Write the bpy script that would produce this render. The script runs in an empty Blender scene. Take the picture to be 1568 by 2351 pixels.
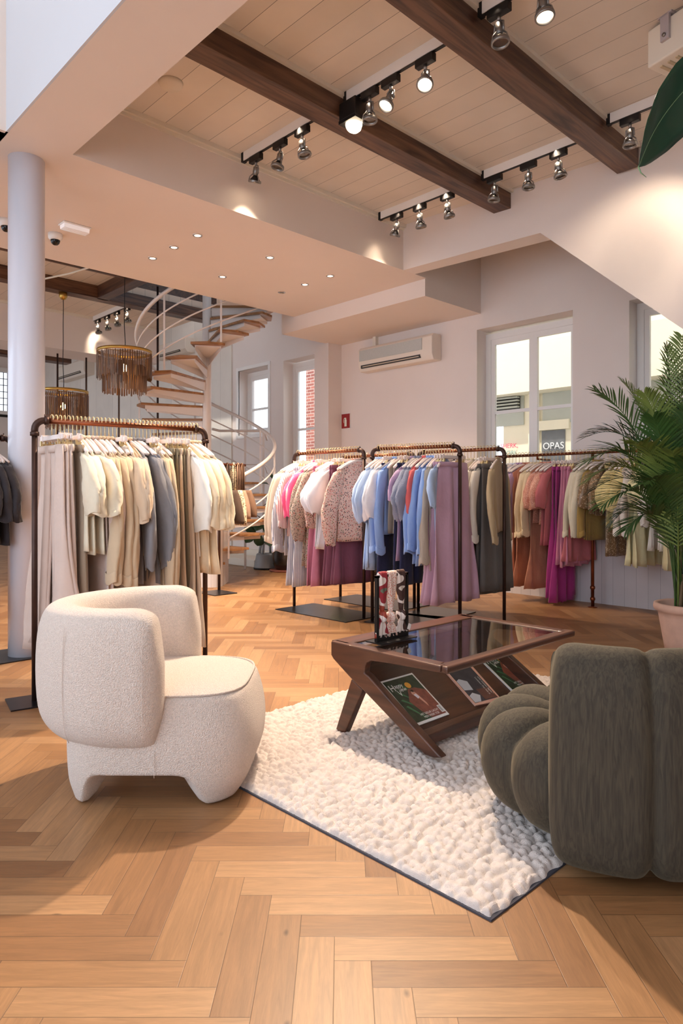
import bpy, math, random
import numpy as np
from mathutils import Vector, Matrix
random.seed(7)
np.random.seed(7)
PI = math.pi
C = bpy.context.scene.collection
sc = bpy.context.scene
# ---------------------------------------------------------------- camera
# world x runs right-forward along the soffit, y runs left-forward along the window wall
CX, HY, F, HC = 784., 1135., 1559., 1.2
_n = math.hypot(1616., F); U0, U1 = 1616./_n, F/_n
V0, V1 = -U1, U0
def W(X, Z, h=0.):                      # (right, forward, height) of the viewer -> world
    return Vector((X*U0+Z*U1, X*V0+Z*V1, h))
def D(px, py, d): return W((px-CX)/F*d, d, HC-(py-HY)/F*d)
def Zp(px, py, z): return D(px, py, (HC-z)*F/(py-HY))
def Xp(px, py, x):
    return D(px, py, x/D(px, py, 1.)[0])
def Yp(px, py, y):
    return D(px, py, y/D(px, py, 1.)[1])
cam_d = bpy.data.cameras.new('camera'); cam = bpy.data.objects.new('camera', cam_d); C.objects.link(cam)
cam.location = (0, 0, HC)
yaw = math.atan2(V1, U1) - 0            # direction of view in world
fwd = W(0, 1); yaw = math.atan2(fwd[1], fwd[0])
cam.rotation_euler = (PI/2, 0, yaw-PI/2)
cam_d.sensor_fit = 'VERTICAL'; cam_d.sensor_height = 36.; cam_d.lens = F/2351*36.
cam_d.shift_y = (1135.-1175.5)/2351.
cam_d.clip_start = .05; cam_d.clip_end = 200
sc.camera = cam
# ---------------------------------------------------------------- sky and exposure
wd = bpy.data.worlds.new('sky'); sc.world = wd; wd.use_nodes = True
bg = wd.node_tree.nodes['Background']
bg.inputs[0].default_value = (0.74, 0.86, 1.0, 1); bg.inputs[1].default_value = 2.3
sun_d = bpy.data.lights.new('sun', 'SUN'); sun_d.energy = 3.; sun_d.angle = .02; sun_d.color = (1, .95, .86)
sun = bpy.data.objects.new('sun', sun_d); C.objects.link(sun); sun.rotation_euler = Vector((.42, .12, -.9)).to_track_quat('-Z', 'Y').to_euler()
sc.view_settings.view_transform = 'Standard'; sc.view_settings.look = 'None'
sc.view_settings.gamma = 1; sc.view_settings.exposure = 0.32
sc.view_settings.use_curve_mapping = False
WARM = (1.0, .80, .60)
K_SPOT, K_DOWN = .5, 3.0
# ---------------------------------------------------------------- helpers
def lin(c):
    return tuple(((x/255.)/12.92 if x/255. <= .04045 else ((x/255.+.055)/1.055)**2.4) for x in c)
_M = {}
def mat(name, col, rough=.6, metal=0., noise=0., nscale=20., bump=0., bscale=60., sheen=0., spec=.5, emit=None, coat=0., trans=0., detail=3.):
    if name in _M: return _M[name]
    m = bpy.data.materials.new(name); m.use_nodes = True; nt = m.node_tree
    b = nt.nodes['Principled BSDF']; c = lin(col)
    b.inputs['Base Color'].default_value = (*c, 1); b.inputs['Roughness'].default_value = rough
    b.inputs['Metallic'].default_value = metal; b.inputs['Specular IOR Level'].default_value = spec
    if sheen: b.inputs['Sheen Weight'].default_value = sheen; b.inputs['Sheen Roughness'].default_value = .4
    if coat: b.inputs['Coat Weight'].default_value = coat
    if trans: b.inputs['Transmission Weight'].default_value = trans
    if emit:
        b.inputs['Emission Color'].default_value = (*lin(emit[0]), 1); b.inputs['Emission Strength'].default_value = emit[1]
    if noise or bump:
        tc = nt.nodes.new('ShaderNodeTexCoord')
    if noise:
        n = nt.nodes.new('ShaderNodeTexNoise'); n.inputs['Scale'].default_value = nscale; n.inputs['Detail'].default_value = detail
        r = nt.nodes.new('ShaderNodeMapRange'); r.inputs[3].default_value = 1-noise; r.inputs[4].default_value = 1+noise
        r.inputs[1].default_value = .3; r.inputs[2].default_value = .7
        mx = nt.nodes.new('ShaderNodeVectorMath'); mx.operation = 'SCALE'; mx.inputs[0].default_value = c
        nt.links.new(tc.outputs['Object'], n.inputs['Vector']); nt.links.new(n.outputs['Fac'], r.inputs[0])
        nt.links.new(r.outputs[0], mx.inputs['Scale']); nt.links.new(mx.outputs[0], b.inputs['Base Color'])
    if bump:
        n2 = nt.nodes.new('ShaderNodeTexNoise'); n2.inputs['Scale'].default_value = bscale; n2.inputs['Detail'].default_value = 2
        bp = nt.nodes.new('ShaderNodeBump'); bp.inputs['Strength'].default_value = bump; bp.inputs['Distance'].default_value = .01
        nt.links.new(tc.outputs['Object'], n2.inputs['Vector']); nt.links.new(n2.outputs['Fac'], bp.inputs['Height'])
        nt.links.new(bp.outputs[0], b.inputs['Normal'])
    _M[name] = m
    return m
class MB:
    def __init__(s): s.v = []; s.f = []; s.smooth = []
    def add(s, vs, fs, smooth=False):
        o = len(s.v); s.v += [tuple(p) for p in vs]; s.f += [tuple(i+o for i in f) for f in fs]; s.smooth += [smooth]*len(fs)
        return s
    def box(s, x0, x1, y0, y1, z0, z1, M=None):
        x0, x1 = min(x0, x1), max(x0, x1); y0, y1 = min(y0, y1), max(y0, y1); z0, z1 = min(z0, z1), max(z0, z1)
        vs = [Vector(p) for p in ((x0,y0,z0),(x1,y0,z0),(x1,y1,z0),(x0,y1,z0),(x0,y0,z1),(x1,y0,z1),(x1,y1,z1),(x0,y1,z1))]
        if M: vs = [M @ p for p in vs]
        return s.add(vs, [(0,3,2,1),(4,5,6,7),(0,1,5,4),(1,2,6,5),(2,3,7,6),(3,0,4,7)])
    def cbox(s, x, y, z, sx, sy, sz, M=None): return s.box(x-sx/2, x+sx/2, y-sy/2, y+sy/2, z-sz/2, z+sz/2, M)
    def rings(s, R, cap=True, close=True, smooth=True):
        n = len(R[0]); vs = [p for r in R for p in r]; fs = []
        for i in range(len(R)-1):
            for j in range(n if close else n-1):
                k = (j+1) % n; fs.append((i*n+j, i*n+k, (i+1)*n+k, (i+1)*n+j))
        if cap and close: fs += [tuple(range(n))[::-1], tuple((len(R)-1)*n+j for j in range(n))]
        return s.add(vs, fs, smooth)
    def tube(s, P, r, n=10, cap=True, flat=1.):
        P = [Vector(p) for p in P]; R = []
        rr = r if isinstance(r, (list, tuple)) else [r]*len(P)
        t0 = (P[1]-P[0]).normalized(); up = Vector((0,0,1)) if abs(t0.z) < .9 else Vector((1,0,0))
        a = t0.cross(up).normalized()
        for i, p in enumerate(P):
            t = (P[min(i+1, len(P)-1)]-P[max(i-1, 0)]).normalized()
            a = (a - t*a.dot(t)).normalized(); b = t.cross(a)
            R.append([p+a*(rr[i]*math.cos(2*PI*j/n))+b*(rr[i]*flat*math.sin(2*PI*j/n)) for j in range(n)])
        return s.rings(R, cap)
    def lathe(s, prof, n=24, c=(0,0,0), cap=True, M=None):
        R = [[Vector((c[0]+r*math.cos(2*PI*j/n), c[1]+r*math.sin(2*PI*j/n), c[2]+z)) for j in range(n)] for r, z in prof]
        if M: R = [[M @ p for p in q] for q in R]
        return s.rings(R, cap)
    def prism(s, poly, ax, a0, a1, smooth=False):   # poly in the plane across axis ax
        def P(u, v, w): return (w,u,v) if ax == 'x' else ((u,w,v) if ax == 'y' else (u,v,w))
        n = len(poly); vs = [P(u,v,a0) for u,v in poly]+[P(u,v,a1) for u,v in poly]
        fs = [(i,(i+1)%n,n+(i+1)%n,n+i) for i in range(n)]+[tuple(range(n))[::-1], tuple(range(n,2*n))]
        return s.add(vs, fs, smooth)
    def build(s, name, m, parent=None, loc=(0,0,0), rot=(0,0,0), bevel=0., sub=0):
        me = bpy.data.meshes.new(name); me.from_pydata(s.v, [], s.f)
        me.polygons.foreach_set('use_smooth', s.smooth); me.update()
        ms = m if isinstance(m, (list, tuple)) else [m]
        for q in ms: me.materials.append(q)
        import bmesh
        bm = bmesh.new(); bm.from_mesh(me); bmesh.ops.recalc_face_normals(bm, faces=bm.faces); bm.to_mesh(me); bm.free()
        o = bpy.data.objects.new(name, me); C.objects.link(o); o.location = loc; o.rotation_euler = rot
        if parent: o.parent = parent
        if bevel:
            b = o.modifiers.new('bevel', 'BEVEL'); b.width = bevel; b.segments = 3; b.limit_method = 'ANGLE'; b.angle_limit = .6
            me.polygons.foreach_set('use_smooth', [True]*len(me.polygons))
            b.harden_normals = False
            w = o.modifiers.new('wn', 'WEIGHTED_NORMAL')
        if sub:
            q = o.modifiers.new('sub', 'SUBSURF'); q.levels = sub; q.render_levels = sub
        return o
def tag(o, label=None, cat=None, group=None, kind=None):
    if label: o['label'] = label
    if cat: o['category'] = cat
    if group: o['group'] = group
    if kind: o['kind'] = kind
    return o
def struct(o): o['kind'] = 'structure'; return o
def thing(name, label, cat, loc=(0,0,0), rz=0., group=None):
    o = bpy.data.objects.new(name, None); C.objects.link(o); o.location = loc; o.rotation_euler = (0,0,rz)
    o.empty_display_size = .05
    return tag(o, label, cat, group)
def dup(root, loc=None, rz=None, label=None):
    r = root.copy(); C.objects.link(r)
    if loc is not None: r.location = loc
    if rz is not None: r.rotation_euler = (0,0,rz)
    if label: r['label'] = label
    for ch in list(root.children):
        c = ch.copy(); C.objects.link(c); c.parent = r
        for g in ch.children:
            d = g.copy(); C.objects.link(d); d.parent = c
    return r
def text(name, body, size, m, parent, M, ext=.0004, bold=False, sx=1.):
    cu = bpy.data.curves.new(name, 'FONT'); cu.body = body; cu.size = size; cu.extrude = ext; cu.align_x = 'LEFT'
    if bold: cu.offset = size*.02
    to = bpy.data.objects.new(name+'_t', cu); C.objects.link(to)
    dg = bpy.context.evaluated_depsgraph_get(); me = bpy.data.meshes.new_from_object(to.evaluated_get(dg))
    bpy.data.objects.remove(to); me.materials.clear(); me.materials.append(m); me.name = name
    me.transform(M @ Matrix.Diagonal((sx,1,1,1)))
    o = bpy.data.objects.new(name, me); C.objects.link(o)
    if parent: o.parent = parent
    return o
def ordn(n):
    if 10 <= n % 100 <= 20: return '%dth' % n
    return '%d%s' % (n, {1:'st',2:'nd',3:'rd'}.get(n % 10, 'th'))
def look(o, d):                                      # turn -Z of o towards d
    o.rotation_euler = Vector(d).to_track_quat('-Z', 'Y').to_euler()
def lamp(kind, name, loc, power, col, parent=None, d=(0,0,-1), ang=60, blend=.5, size=.05):
    l = bpy.data.lights.new(name, kind); l.energy = power; l.color = col
    if kind == 'SPOT': l.spot_size = math.radians(ang); l.spot_blend = blend; l.shadow_soft_size = size
    elif kind == 'AREA': l.size = size
    else: l.shadow_soft_size = size
    o = bpy.data.objects.new(name, l); C.objects.link(o); o.location = loc; look(o, d)
    if parent: o.parent = parent
    return o
def grooves(name, col, axis, period, rough=.5, width=.02, dark=.35, noise=.04, off=0.):
    m = mat(name, col, rough, noise=noise, nscale=3., bump=0)
    nt = m.node_tree; b = nt.nodes['Principled BSDF']
    tc = nt.nodes.new('ShaderNodeTexCoord'); sp = nt.nodes.new('ShaderNodeSeparateXYZ')
    nt.links.new(tc.outputs['Object'], sp.inputs[0])
    a = nt.nodes.new('ShaderNodeMath'); a.operation = 'ADD'; a.inputs[1].default_value = 100*period+off
    nt.links.new(sp.outputs[axis], a.inputs[0])
    d = nt.nodes.new('ShaderNodeMath'); d.operation = 'DIVIDE'; d.inputs[1].default_value = period
    f = nt.nodes.new('ShaderNodeMath'); f.operation = 'FRACT'; nt.links.new(a.outputs[0], d.inputs[0]); nt.links.new(d.outputs[0], f.inputs[0])
    g = nt.nodes.new('ShaderNodeMath'); g.operation = 'LESS_THAN'; g.inputs[1].default_value = width; nt.links.new(f.outputs[0], g.inputs[0])
    fl = nt.nodes.new('ShaderNodeMath'); fl.operation = 'FLOOR'; nt.links.new(d.outputs[0], fl.inputs[0])
    wn = nt.nodes.new('ShaderNodeTexWhiteNoise'); wn.noise_dimensions = '1D'; nt.links.new(fl.outputs[0], wn.inputs['W'])
    r = nt.nodes.new('ShaderNodeMapRange'); r.inputs[3].default_value = .94; r.inputs[4].default_value = 1.04; nt.links.new(wn.outputs[0], r.inputs[0])
    src = b.inputs['Base Color'].links[0].from_socket
    s1 = nt.nodes.new('ShaderNodeVectorMath'); s1.operation = 'SCALE'; nt.links.new(src, s1.inputs[0]); nt.links.new(r.outputs[0], s1.inputs['Scale'])
    mx = nt.nodes.new('ShaderNodeMix'); mx.data_type = 'RGBA'; nt.links.new(g.outputs[0], mx.inputs[0]); nt.links.new(s1.outputs[0], mx.inputs[6])
    mx.inputs[7].default_value = tuple(x*dark for x in lin(col))+(1,)
    nt.links.new(mx.outputs[2], b.inputs['Base Color'])
    return m
def wood(name, c1, c2, axis=0, rough=.4, scale=1., coat=0.):
    if name in _M: return _M[name]
    m = mat(name, c1, rough, coat=coat); nt = m.node_tree; b = nt.nodes['Principled BSDF']
    tc = nt.nodes.new('ShaderNodeTexCoord'); mp = nt.nodes.new('ShaderNodeMapping')
    sv = [22*scale]*3; sv[axis] = 1.6*scale; mp.inputs['Scale'].default_value = sv
    n = nt.nodes.new('ShaderNodeTexNoise'); n.inputs['Scale'].default_value = 1.; n.inputs['Detail'].default_value = 6; n.inputs['Distortion'].default_value = 1.2
    cr = nt.nodes.new('ShaderNodeValToRGB'); cr.color_ramp.elements[0].position = .35; cr.color_ramp.elements[1].position = .65
    cr.color_ramp.elements[0].color = (*lin(c2),1); cr.color_ramp.elements[1].color = (*lin(c1),1)
    nt.links.new(tc.outputs['Object'], mp.inputs[0]); nt.links.new(mp.outputs[0], n.inputs['Vector']); nt.links.new(n.outputs['Fac'], cr.inputs[0]); nt.links.new(cr.outputs[0], b.inputs['Base Color'])
    bp = nt.nodes.new('ShaderNodeBump'); bp.inputs['Strength'].default_value = .15; bp.inputs['Distance'].default_value = .002
    nt.links.new(n.outputs['Fac'], bp.inputs['Height']); nt.links.new(bp.outputs[0], b.inputs['Normal'])
    return m
# ---------------------------------------------------------------- materials of the setting
plaster = mat('plaster', (232,220,213), .75, noise=.015, nscale=2., bump=.05, bscale=90)
soffit_m = mat('soffit_paint', (232,218,208), .7, noise=.015, nscale=1.5)
white_m = mat('white_gloss', (238,234,230), .35)
boards = grooves('ceiling_boards', (228,217,204), 0, .203, .45, .02, .3, off=.06)
beam_m = wood('beam_stain', (112,78,56), (58,34,24), 0, .42, .8)
beam_y = wood('beam_stain_y', (92,60,42), (58,34,24), 1, .42, .8)
wains = grooves('wainscot_paint', (205,198,200), 1, .125, .5, .025, .5)
panel_m = grooves('panelled_wall', (234,226,216), 1, .9, .5, .012, .75)
black_m = mat('black_metal', (24,22,22), .45, metal=.3)
steel_m = mat('brushed_aluminium', (150,146,142), .38, metal=.85)
brass_m = mat('brass', (196,158,84), .32, metal=.9)
copper_m = mat('copper_pipe', (128,72,48), .34, metal=.85, noise=.25, nscale=9.)
darkpipe_m = mat('dark_bronze_pipe', (72,52,46), .42, metal=.7, noise=.2, nscale=8.)
iron_m = mat('blackened_steel_plate', (46,42,44), .3, metal=.6, noise=.2, nscale=5.)
cream_m = mat('cream_paint', (232,222,206), .5)
# ---------------------------------------------------------------- floor: oak herringbone
def floor():
    w, n = .0950, 5; L = w*n
    ox, oz = -.019, 1.843
    V, Fc, cu, cr = [], [], [], []
    rnd = random.Random(3)
    def plank(a0, a1, b0, b1, horiz):
        cx, cy = (a0+a1)/2*w+ox, oz-(b0+b1)/2*w
        p = W(cx, cy)
        if not (-4.0 < p.x < 7.5 and -2.7 < p.y < 20.2): return
        if p.x < .1 and p.y > 5.6: return
        pts = [(a0,b0),(a1,b0),(a1,b1),(a0,b1)]
        o = len(V)
        for a, b in pts: V.append(tuple(W(a*w+ox, oz-b*w)))
        Fc.append((o, o+3, o+2, o+1))
        uv = {0:(0,0),1:(L,0),2:(L,w),3:(0,w)} if horiz else {0:(0,0),1:(0,w),2:(L,w),3:(L,0)}
        cu.extend([uv[0], uv[3], uv[2], uv[1]]); cr.append((rnd.random(), rnd.random(), rnd.random()))
    for j in range(-60, 61):
        for k in range(-220, 120):
            x = k+2*n*j; y = k
            if abs(x) > 260: continue
            plank(x, x+n, y, y+1, True)
            plank(x-1, x, y, y+n, False)
    me = bpy.data.meshes.new('floor'); me.from_pydata(V, [], Fc); me.update()
    uvl = me.uv_layers.new(name='plank'); uvl.data.foreach_set('uv', [c for p in cu for c in p])
    at = me.color_attributes.new('tone', 'FLOAT_COLOR', 'CORNER')
    at.data.foreach_set('color', [c for t in cr for _ in range(4) for c in (*t, 1.)])
    m = bpy.data.materials.new('oak_herringbone'); m.use_nodes = True; nt = m.node_tree; b = nt.nodes['Principled BSDF']
    N = nt.nodes.new; Lk = nt.links.new
    uv = N('ShaderNodeUVMap'); uv.uv_map = 'plank'; ca = N('ShaderNodeVertexColor'); ca.layer_name = 'tone'
    sp = N('ShaderNodeSeparateColor'); Lk(ca.outputs[0], sp.inputs[0])
    sc_ = N('ShaderNodeVectorMath'); sc_.operation = 'SCALE'; sc_.inputs['Scale'].default_value = 37.; Lk(ca.outputs[0], sc_.inputs[0])
    mp = N('ShaderNodeVectorMath'); mp.operation = 'MULTIPLY'; mp.inputs[1].default_value = (5., 60., 1.); Lk(uv.outputs[0], mp.inputs[0])
    ad = N('ShaderNodeVectorMath'); ad.operation = 'ADD'; Lk(mp.outputs[0], ad.inputs[0]); Lk(sc_.outputs[0], ad.inputs[1])
    n1 = N('ShaderNodeTexNoise'); n1.inputs['Scale'].default_value = 1.; n1.inputs['Detail'].default_value = 5; n1.inputs['Distortion'].default_value = .9; Lk(ad.outputs[0], n1.inputs['Vector'])
    mp2 = N('ShaderNodeVectorMath'); mp2.operation = 'MULTIPLY'; mp2.inputs[1].default_value = (30., 420., 1.); Lk(uv.outputs[0], mp2.inputs[0])
    n2 = N('ShaderNodeTexNoise'); n2.inputs['Scale'].default_value = 1.; n2.inputs['Detail'].default_value = 2; Lk(mp2.outputs[0], n2.inputs['Vector'])
    r1 = N('ShaderNodeValToRGB'); e = r1.color_ramp.elements
    e[0].position = .0; e[0].color = (*lin((136,94,58)),1); e[1].position = 1.; e[1].color = (*lin((172,130,90)),1)
    q = r1.color_ramp.elements.new(.5); q.color = (*lin((156,113,73)),1)
    Lk(sp.outputs[0], r1.inputs[0])
    g = N('ShaderNodeMapRange'); g.inputs[1].default_value = .3; g.inputs[2].default_value = .7; g.inputs[3].default_value = .80; g.inputs[4].default_value = 1.12; Lk(n1.outputs[0], g.inputs[0])
    g2 = N('ShaderNodeMapRange'); g2.inputs[1].default_value = .3; g2.inputs[2].default_value = .7; g2.inputs[3].default_value = .93; g2.inputs[4].default_value = 1.05; Lk(n2.outputs[0], g2.inputs[0])
    mm = N('ShaderNodeMath'); mm.operation = 'MULTIPLY'; Lk(g.outputs[0], mm.inputs[0]); Lk(g2.outputs[0], mm.inputs[1])
    s2 = N('ShaderNodeVectorMath'); s2.operation = 'SCALE'; Lk(r1.outputs[0], s2.inputs[0]); Lk(mm.outputs[0], s2.inputs['Scale'])
    # knots
    vo = N('ShaderNodeTexVoronoi'); vo.inputs['Scale'].default_value = 1.; mp3 = N('ShaderNodeVectorMath'); mp3.operation = 'MULTIPLY'; mp3.inputs[1].default_value = (3.2, 6., 1.); Lk(uv.outputs[0], mp3.inputs[0])
    ad3 = N('ShaderNodeVectorMath'); ad3.operation = 'ADD'; Lk(mp3.outputs[0], ad3.inputs[0]); Lk(sc_.outputs[0], ad3.inputs[1]); Lk(ad3.outputs[0], vo.inputs['Vector'])
    kr = N('ShaderNodeMapRange'); kr.inputs[1].default_value = .02; kr.inputs[2].default_value = .06; kr.inputs[3].default_value = .45; kr.inputs[4].default_value = 1.; Lk(vo.outputs['Distance'], kr.inputs[0])
    s3 = N('ShaderNodeVectorMath'); s3.operation = 'SCALE'; Lk(s2.outputs[0], s3.inputs[0]); Lk(kr.outputs[0], s3.inputs['Scale'])
    # seams
    su = N('ShaderNodeSeparateXYZ'); Lk(uv.outputs[0], su.inputs[0])
    def edge(sock, top):
        a = N('ShaderNodeMath'); a.operation = 'SUBTRACT'; a.inputs[0].default_value = top; Lk(sock, a.inputs[1])
        mi = N('ShaderNodeMath'); mi.operation = 'MINIMUM'; Lk(sock, mi.inputs[0]); Lk(a.outputs[0], mi.inputs[1]); return mi.outputs[0]
    mi = N('ShaderNodeMath'); mi.operation = 'MINIMUM'; Lk(edge(su.outputs[0], L), mi.inputs[0]); Lk(edge(su.outputs[1], w), mi.inputs[1])
    er = N('ShaderNodeMapRange'); er.inputs[1].default_value = .0003; er.inputs[2].default_value = .0016; er.inputs[3].default_value = .45; er.inputs[4].default_value = 1.; Lk(mi.outputs[0], er.inputs[0])
    s4 = N('ShaderNodeVectorMath'); s4.operation = 'SCALE'; Lk(s3.outputs[0], s4.inputs[0]); Lk(er.outputs[0], s4.inputs['Scale'])
    Lk(s4.outputs[0], b.inputs['Base Color'])
    rr = N('ShaderNodeMapRange'); rr.inputs[3].default_value = .36; rr.inputs[4].default_value = .52; Lk(n1.outputs[0], rr.inputs[0]); Lk(rr.outputs[0], b.inputs['Roughness'])
    bp = N('ShaderNodeBump'); bp.inputs['Strength'].default_value = .35; bp.inputs['Distance'].default_value = .0015; Lk(er.outputs[0], bp.inputs['Height']); Lk(bp.outputs[0], b.inputs['Normal'])
    me.materials.append(m)
    o = bpy.data.objects.new('floor', me); C.objects.link(o); struct(o)
floor()
struct(MB().box(-4.3, 7.6, -3., 20.4, -.2, -.004).build('floor_slab', mat('screed', (120,100,80), .8)))
# ---------------------------------------------------------------- room shell
ZC = 4.2; XW = 7.28
def hdr(y): return 5.75+(5.0-y)*.0755            # the header wall runs slightly off square
def hp(px, py):                                    # pixel to a point on the header plane
    a = D(px, py, 1.) - Vector((0,0,HC)); t = (5.75+5.0*.0755)/(a.x+a.y*.0755); return Vector((0,0,HC))+a*t
# window wall with its openings
def wall_open(name, x0, x1, ya, yb, z0, z1, holes, m):
    mb = MB(); ys = ya
    for (h0, h1, b0, b1) in sorted(holes):
        mb.box(x0, x1, ys, h0, z0, z1); mb.box(x0, x1, h0, h1, z0, b0); mb.box(x0, x1, h0, h1, b1, z1); ys = h1
    mb.box(x0, x1, ys, yb, z0, z1)
    return struct(mb.build(name, m))
WIN = [(1.75, 3.10, 1.45, 3.28), (3.745, 5.05, 1.45, 3.305), (7.75, 8.96, .9, 3.46), (9.37, 10.26, 2.27, 3.45)]
wall_open('wall_back', XW, XW+.36, -2.6, 20.2, 0, 5.3, WIN, plaster)
struct(MB().box(XW-.06, XW-.002, -2.6, 7.5, .0, 1.16).build('wall_wainscot', wains))
struct(MB().box(XW-.10, XW-.002, -2.6, 7.5, 1.16, 1.19).build('trim_wainscot', cream_m))
struct(MB().box(XW-.03, XW-.001, 10.45, 20, 0, 5.2).build('wall_panelling', panel_m))
struct(MB().box(XW-.05, XW-.001, 8.97, 10.45, 0, .22).build('baseboard_back', cream_m))
struct(MB().box(0, 7.6, 20.2, 20.5, 0, 5.3).build('wall_far', plaster))
wall_open('wall_left', -.1, .1, 5.4, 20.2, 0, 5.3, [(5.9,7.9,.6,3.4),(8.5,11.,.6,3.9),(12.2,14.8,.6,4.2),(15.6,18.6,.6,4.2)], plaster)  # unseen wall; openings added to let daylight into the dark back bay
struct(MB().box(-4.2, 1.6, -2.8, 5.4, 6.5, 6.7).build('ceiling_atrium_sunshade', plaster))  # unseen roof, added to keep the sun off the foreground floor
struct(MB().box(-4.2, 1.6, -2.8, -2.6, 0, 6.5).build('wall_atrium_right', plaster))
struct(MB().box(-4.2, -.1, 5.0, 5.4, 0, 3.7).build('wall_atrium_left', plaster))
struct(MB().box(1.6, 7.6, -2.8, -2.6, 0, 5.3).build('wall_right', plaster))
# pilaster
pf = Yp(754, 900, 7.546); 
struct(MB().box(pf.x, XW, 7.546, Xp(722, 900, pf.x).y, 0, 3.5).build('wall_pilaster', plaster))
# soffits, strip and parapet of the gallery
struct(MB().box(0, 6.16, 4.97, 7.35, 3.7, 4.75).build('ceiling_soffit', soffit_m))
struct(MB().box(-4, 1.6, 5.0, 5.4, 3.7, 6.5).build('ceiling_gallery_end', soffit_m))
struct(MB().box(1.6, 2.045, -2.6, 4.97, 3.7, 4.62).build('ceiling_gallery', soffit_m))
struct(MB().box(6.16, XW, 4.99, 7.62, 3.7, 4.75).build('ceiling_duct_upper', soffit_m))
struct(MB().box(6.16, XW, 4.99, 7.62, 3.5, 3.7).build('ceiling_duct', soffit_m))
struct(MB().box(-.1, 2.0, 7.35, 7.6, 3.7, 4.75).build('ceiling_soffit_left', soffit_m))
struct(MB().box(2.045, 6.4, -2.6, 4.97, ZC, ZC+.12).build('ceiling', boards))
struct(MB().box(5.8, 7.64, -2.6, 4.99, 4.7, 4.8).build('ceiling_passage', plaster))
struct(MB().box(1.6, 2.045, -2.6, 4.97, 4.62, 4.75).build('ceiling_gallery_floor', plaster))
# header wall above the passage with its slanting underside
a_, b_, c_ = hp(922,618), hp(1240,540), hp(1568,760)
k_ = (b_.z-c_.z)/(b_.y-c_.y)
yend = -2.6; zend = c_.z-k_*(c_.y-yend)
y0_ = c_.y-c_.z/k_
mb = MB()
def hx(y, z, t): return (hdr(y)+t, y, z)
front = [(4.97,3.7),(b_.y,3.7-.0),(y0_,0),(-2.6,0),(-2.6,4.7),(4.97,4.7)]
kx = hp(1340,613)
back = [(4.97,3.7),(b_.y+.02,3.7),(y0_,0),(-2.6,0),(-2.6,4.7),(4.97,4.7)]
tk = [.2,.24,.04,.04,.2,.2]
vs = [hx(y,z,0) for y,z in front]+[hx(y,z,t) for (y,z),t in zip(back,tk)]
n = 6
struct(mb.add(vs, [(i,(i+1)%n,n+(i+1)%n,n+i) for i in range(n)]+[(0,1,2,3,4,5),(6,7,8,9,10,11)]).build('wall_header', plaster))
# beams and trims over the seating bay
for i, (ya, yb) in enumerate(((3.66,3.85),(2.43,2.62),(1.18,1.37),(-.1,.1))):
    struct(MB().box(2.045, 5.9, ya, yb, 4.02, ZC).build('ceiling_beam', beam_m, bevel=.006))
    for s, y in ((-1, ya),(1, yb)):
        struct(MB().box(2.045, 5.86, y, y+s*.03, ZC-.03, ZC).build('trim_beam', cream_m))
struct(MB().box(2.045, 5.78, 4.93, 4.97, ZC-.035, ZC).build('trim_ceiling', cream_m))
struct(MB().box(2.045, 5.78, 4.955, 4.97, ZC-.06, ZC-.035).build('trim_ceiling', cream_m))
# back bay: boards, dark beams, header, far room
boards2 = grooves('ceiling_boards_far', (226,208,190), 0, .203, .45, .02, .35, off=.06)
struct(MB().box(0, 4.4, 7.35, 11.2, ZC, ZC+.12).box(4.4, 6.3, 9.5, 11.2, ZC, ZC+.12).build('ceiling_back', boards2))
struct(MB().box(4.34, 4.4, 7.35, 9.6, ZC, 5.4).box(4.4, XW, 9.5, 9.56, 4.76, 5.4).box(4.4, 6.3, 9.5, 9.56, ZC+.12, 4.76).box(4.3, 7.3, 7.3, 9.6, 5.4, 5.5).build('ceiling_stair_shaft', beam_y))
struct(MB().box(6.3, XW, 9.5, 11.2, 4.65, 4.75).build('ceiling_stairwell', plaster))
struct(MB().box(0, 7.6, 11.2, 20.4, 5.2, 5.3).build('ceiling_far', plaster))
struct(MB().box(0, 6.2, 11.2, 11.9, 3.58, 5.2).build('ceiling_header_far', plaster))
struct(MB().box(0, 6.1, 11.17, 11.2, ZC-.04, ZC).build('trim_back', cream_m))
beam_g = wood('beam_weathered', (120,98,88), (86,64,56), 0, .6, .8)
for x0,x1,y0,y1,z0,m in ((0,6.2,7.36,7.52,4.02,beam_m),(0,6.2,9.45,9.65,4.02,beam_m),(0,4.3,8.55,8.62,4.1,beam_m),(4.25,4.42,7.5,9.5,4.02,beam_y)):
    struct(MB().box(x0,x1,y0,y1,z0,ZC).build('ceiling_beam', m, bevel=.006))
o1 = Yp(164,820,13.0)
struct(MB().box(.1, o1.x, 13., 13.25, o1.z-.12, o1.z+.12).build('ceiling_beam', beam_m))
# gallery parapet and rail at the upper left
struct(MB().box(1.585, 1.6, -2.6, 5.0, 3.7, 4.62).build('wall_parapet', mat('parapet_white', (206,208,214), .6)))
t = thing('gallery_railing', 'grey metal railing above the white gallery edge, upper left', 'railing', (1.64, 5.0, 4.75))
MB().tube([(0,0,.12),(0,-7,.12)], .022).build('handrail', steel_m, t)
for k in range(8): MB().tube([(0,-k,-.0),(0,-k,.12)], .012, 8).build('post', steel_m, t)
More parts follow.
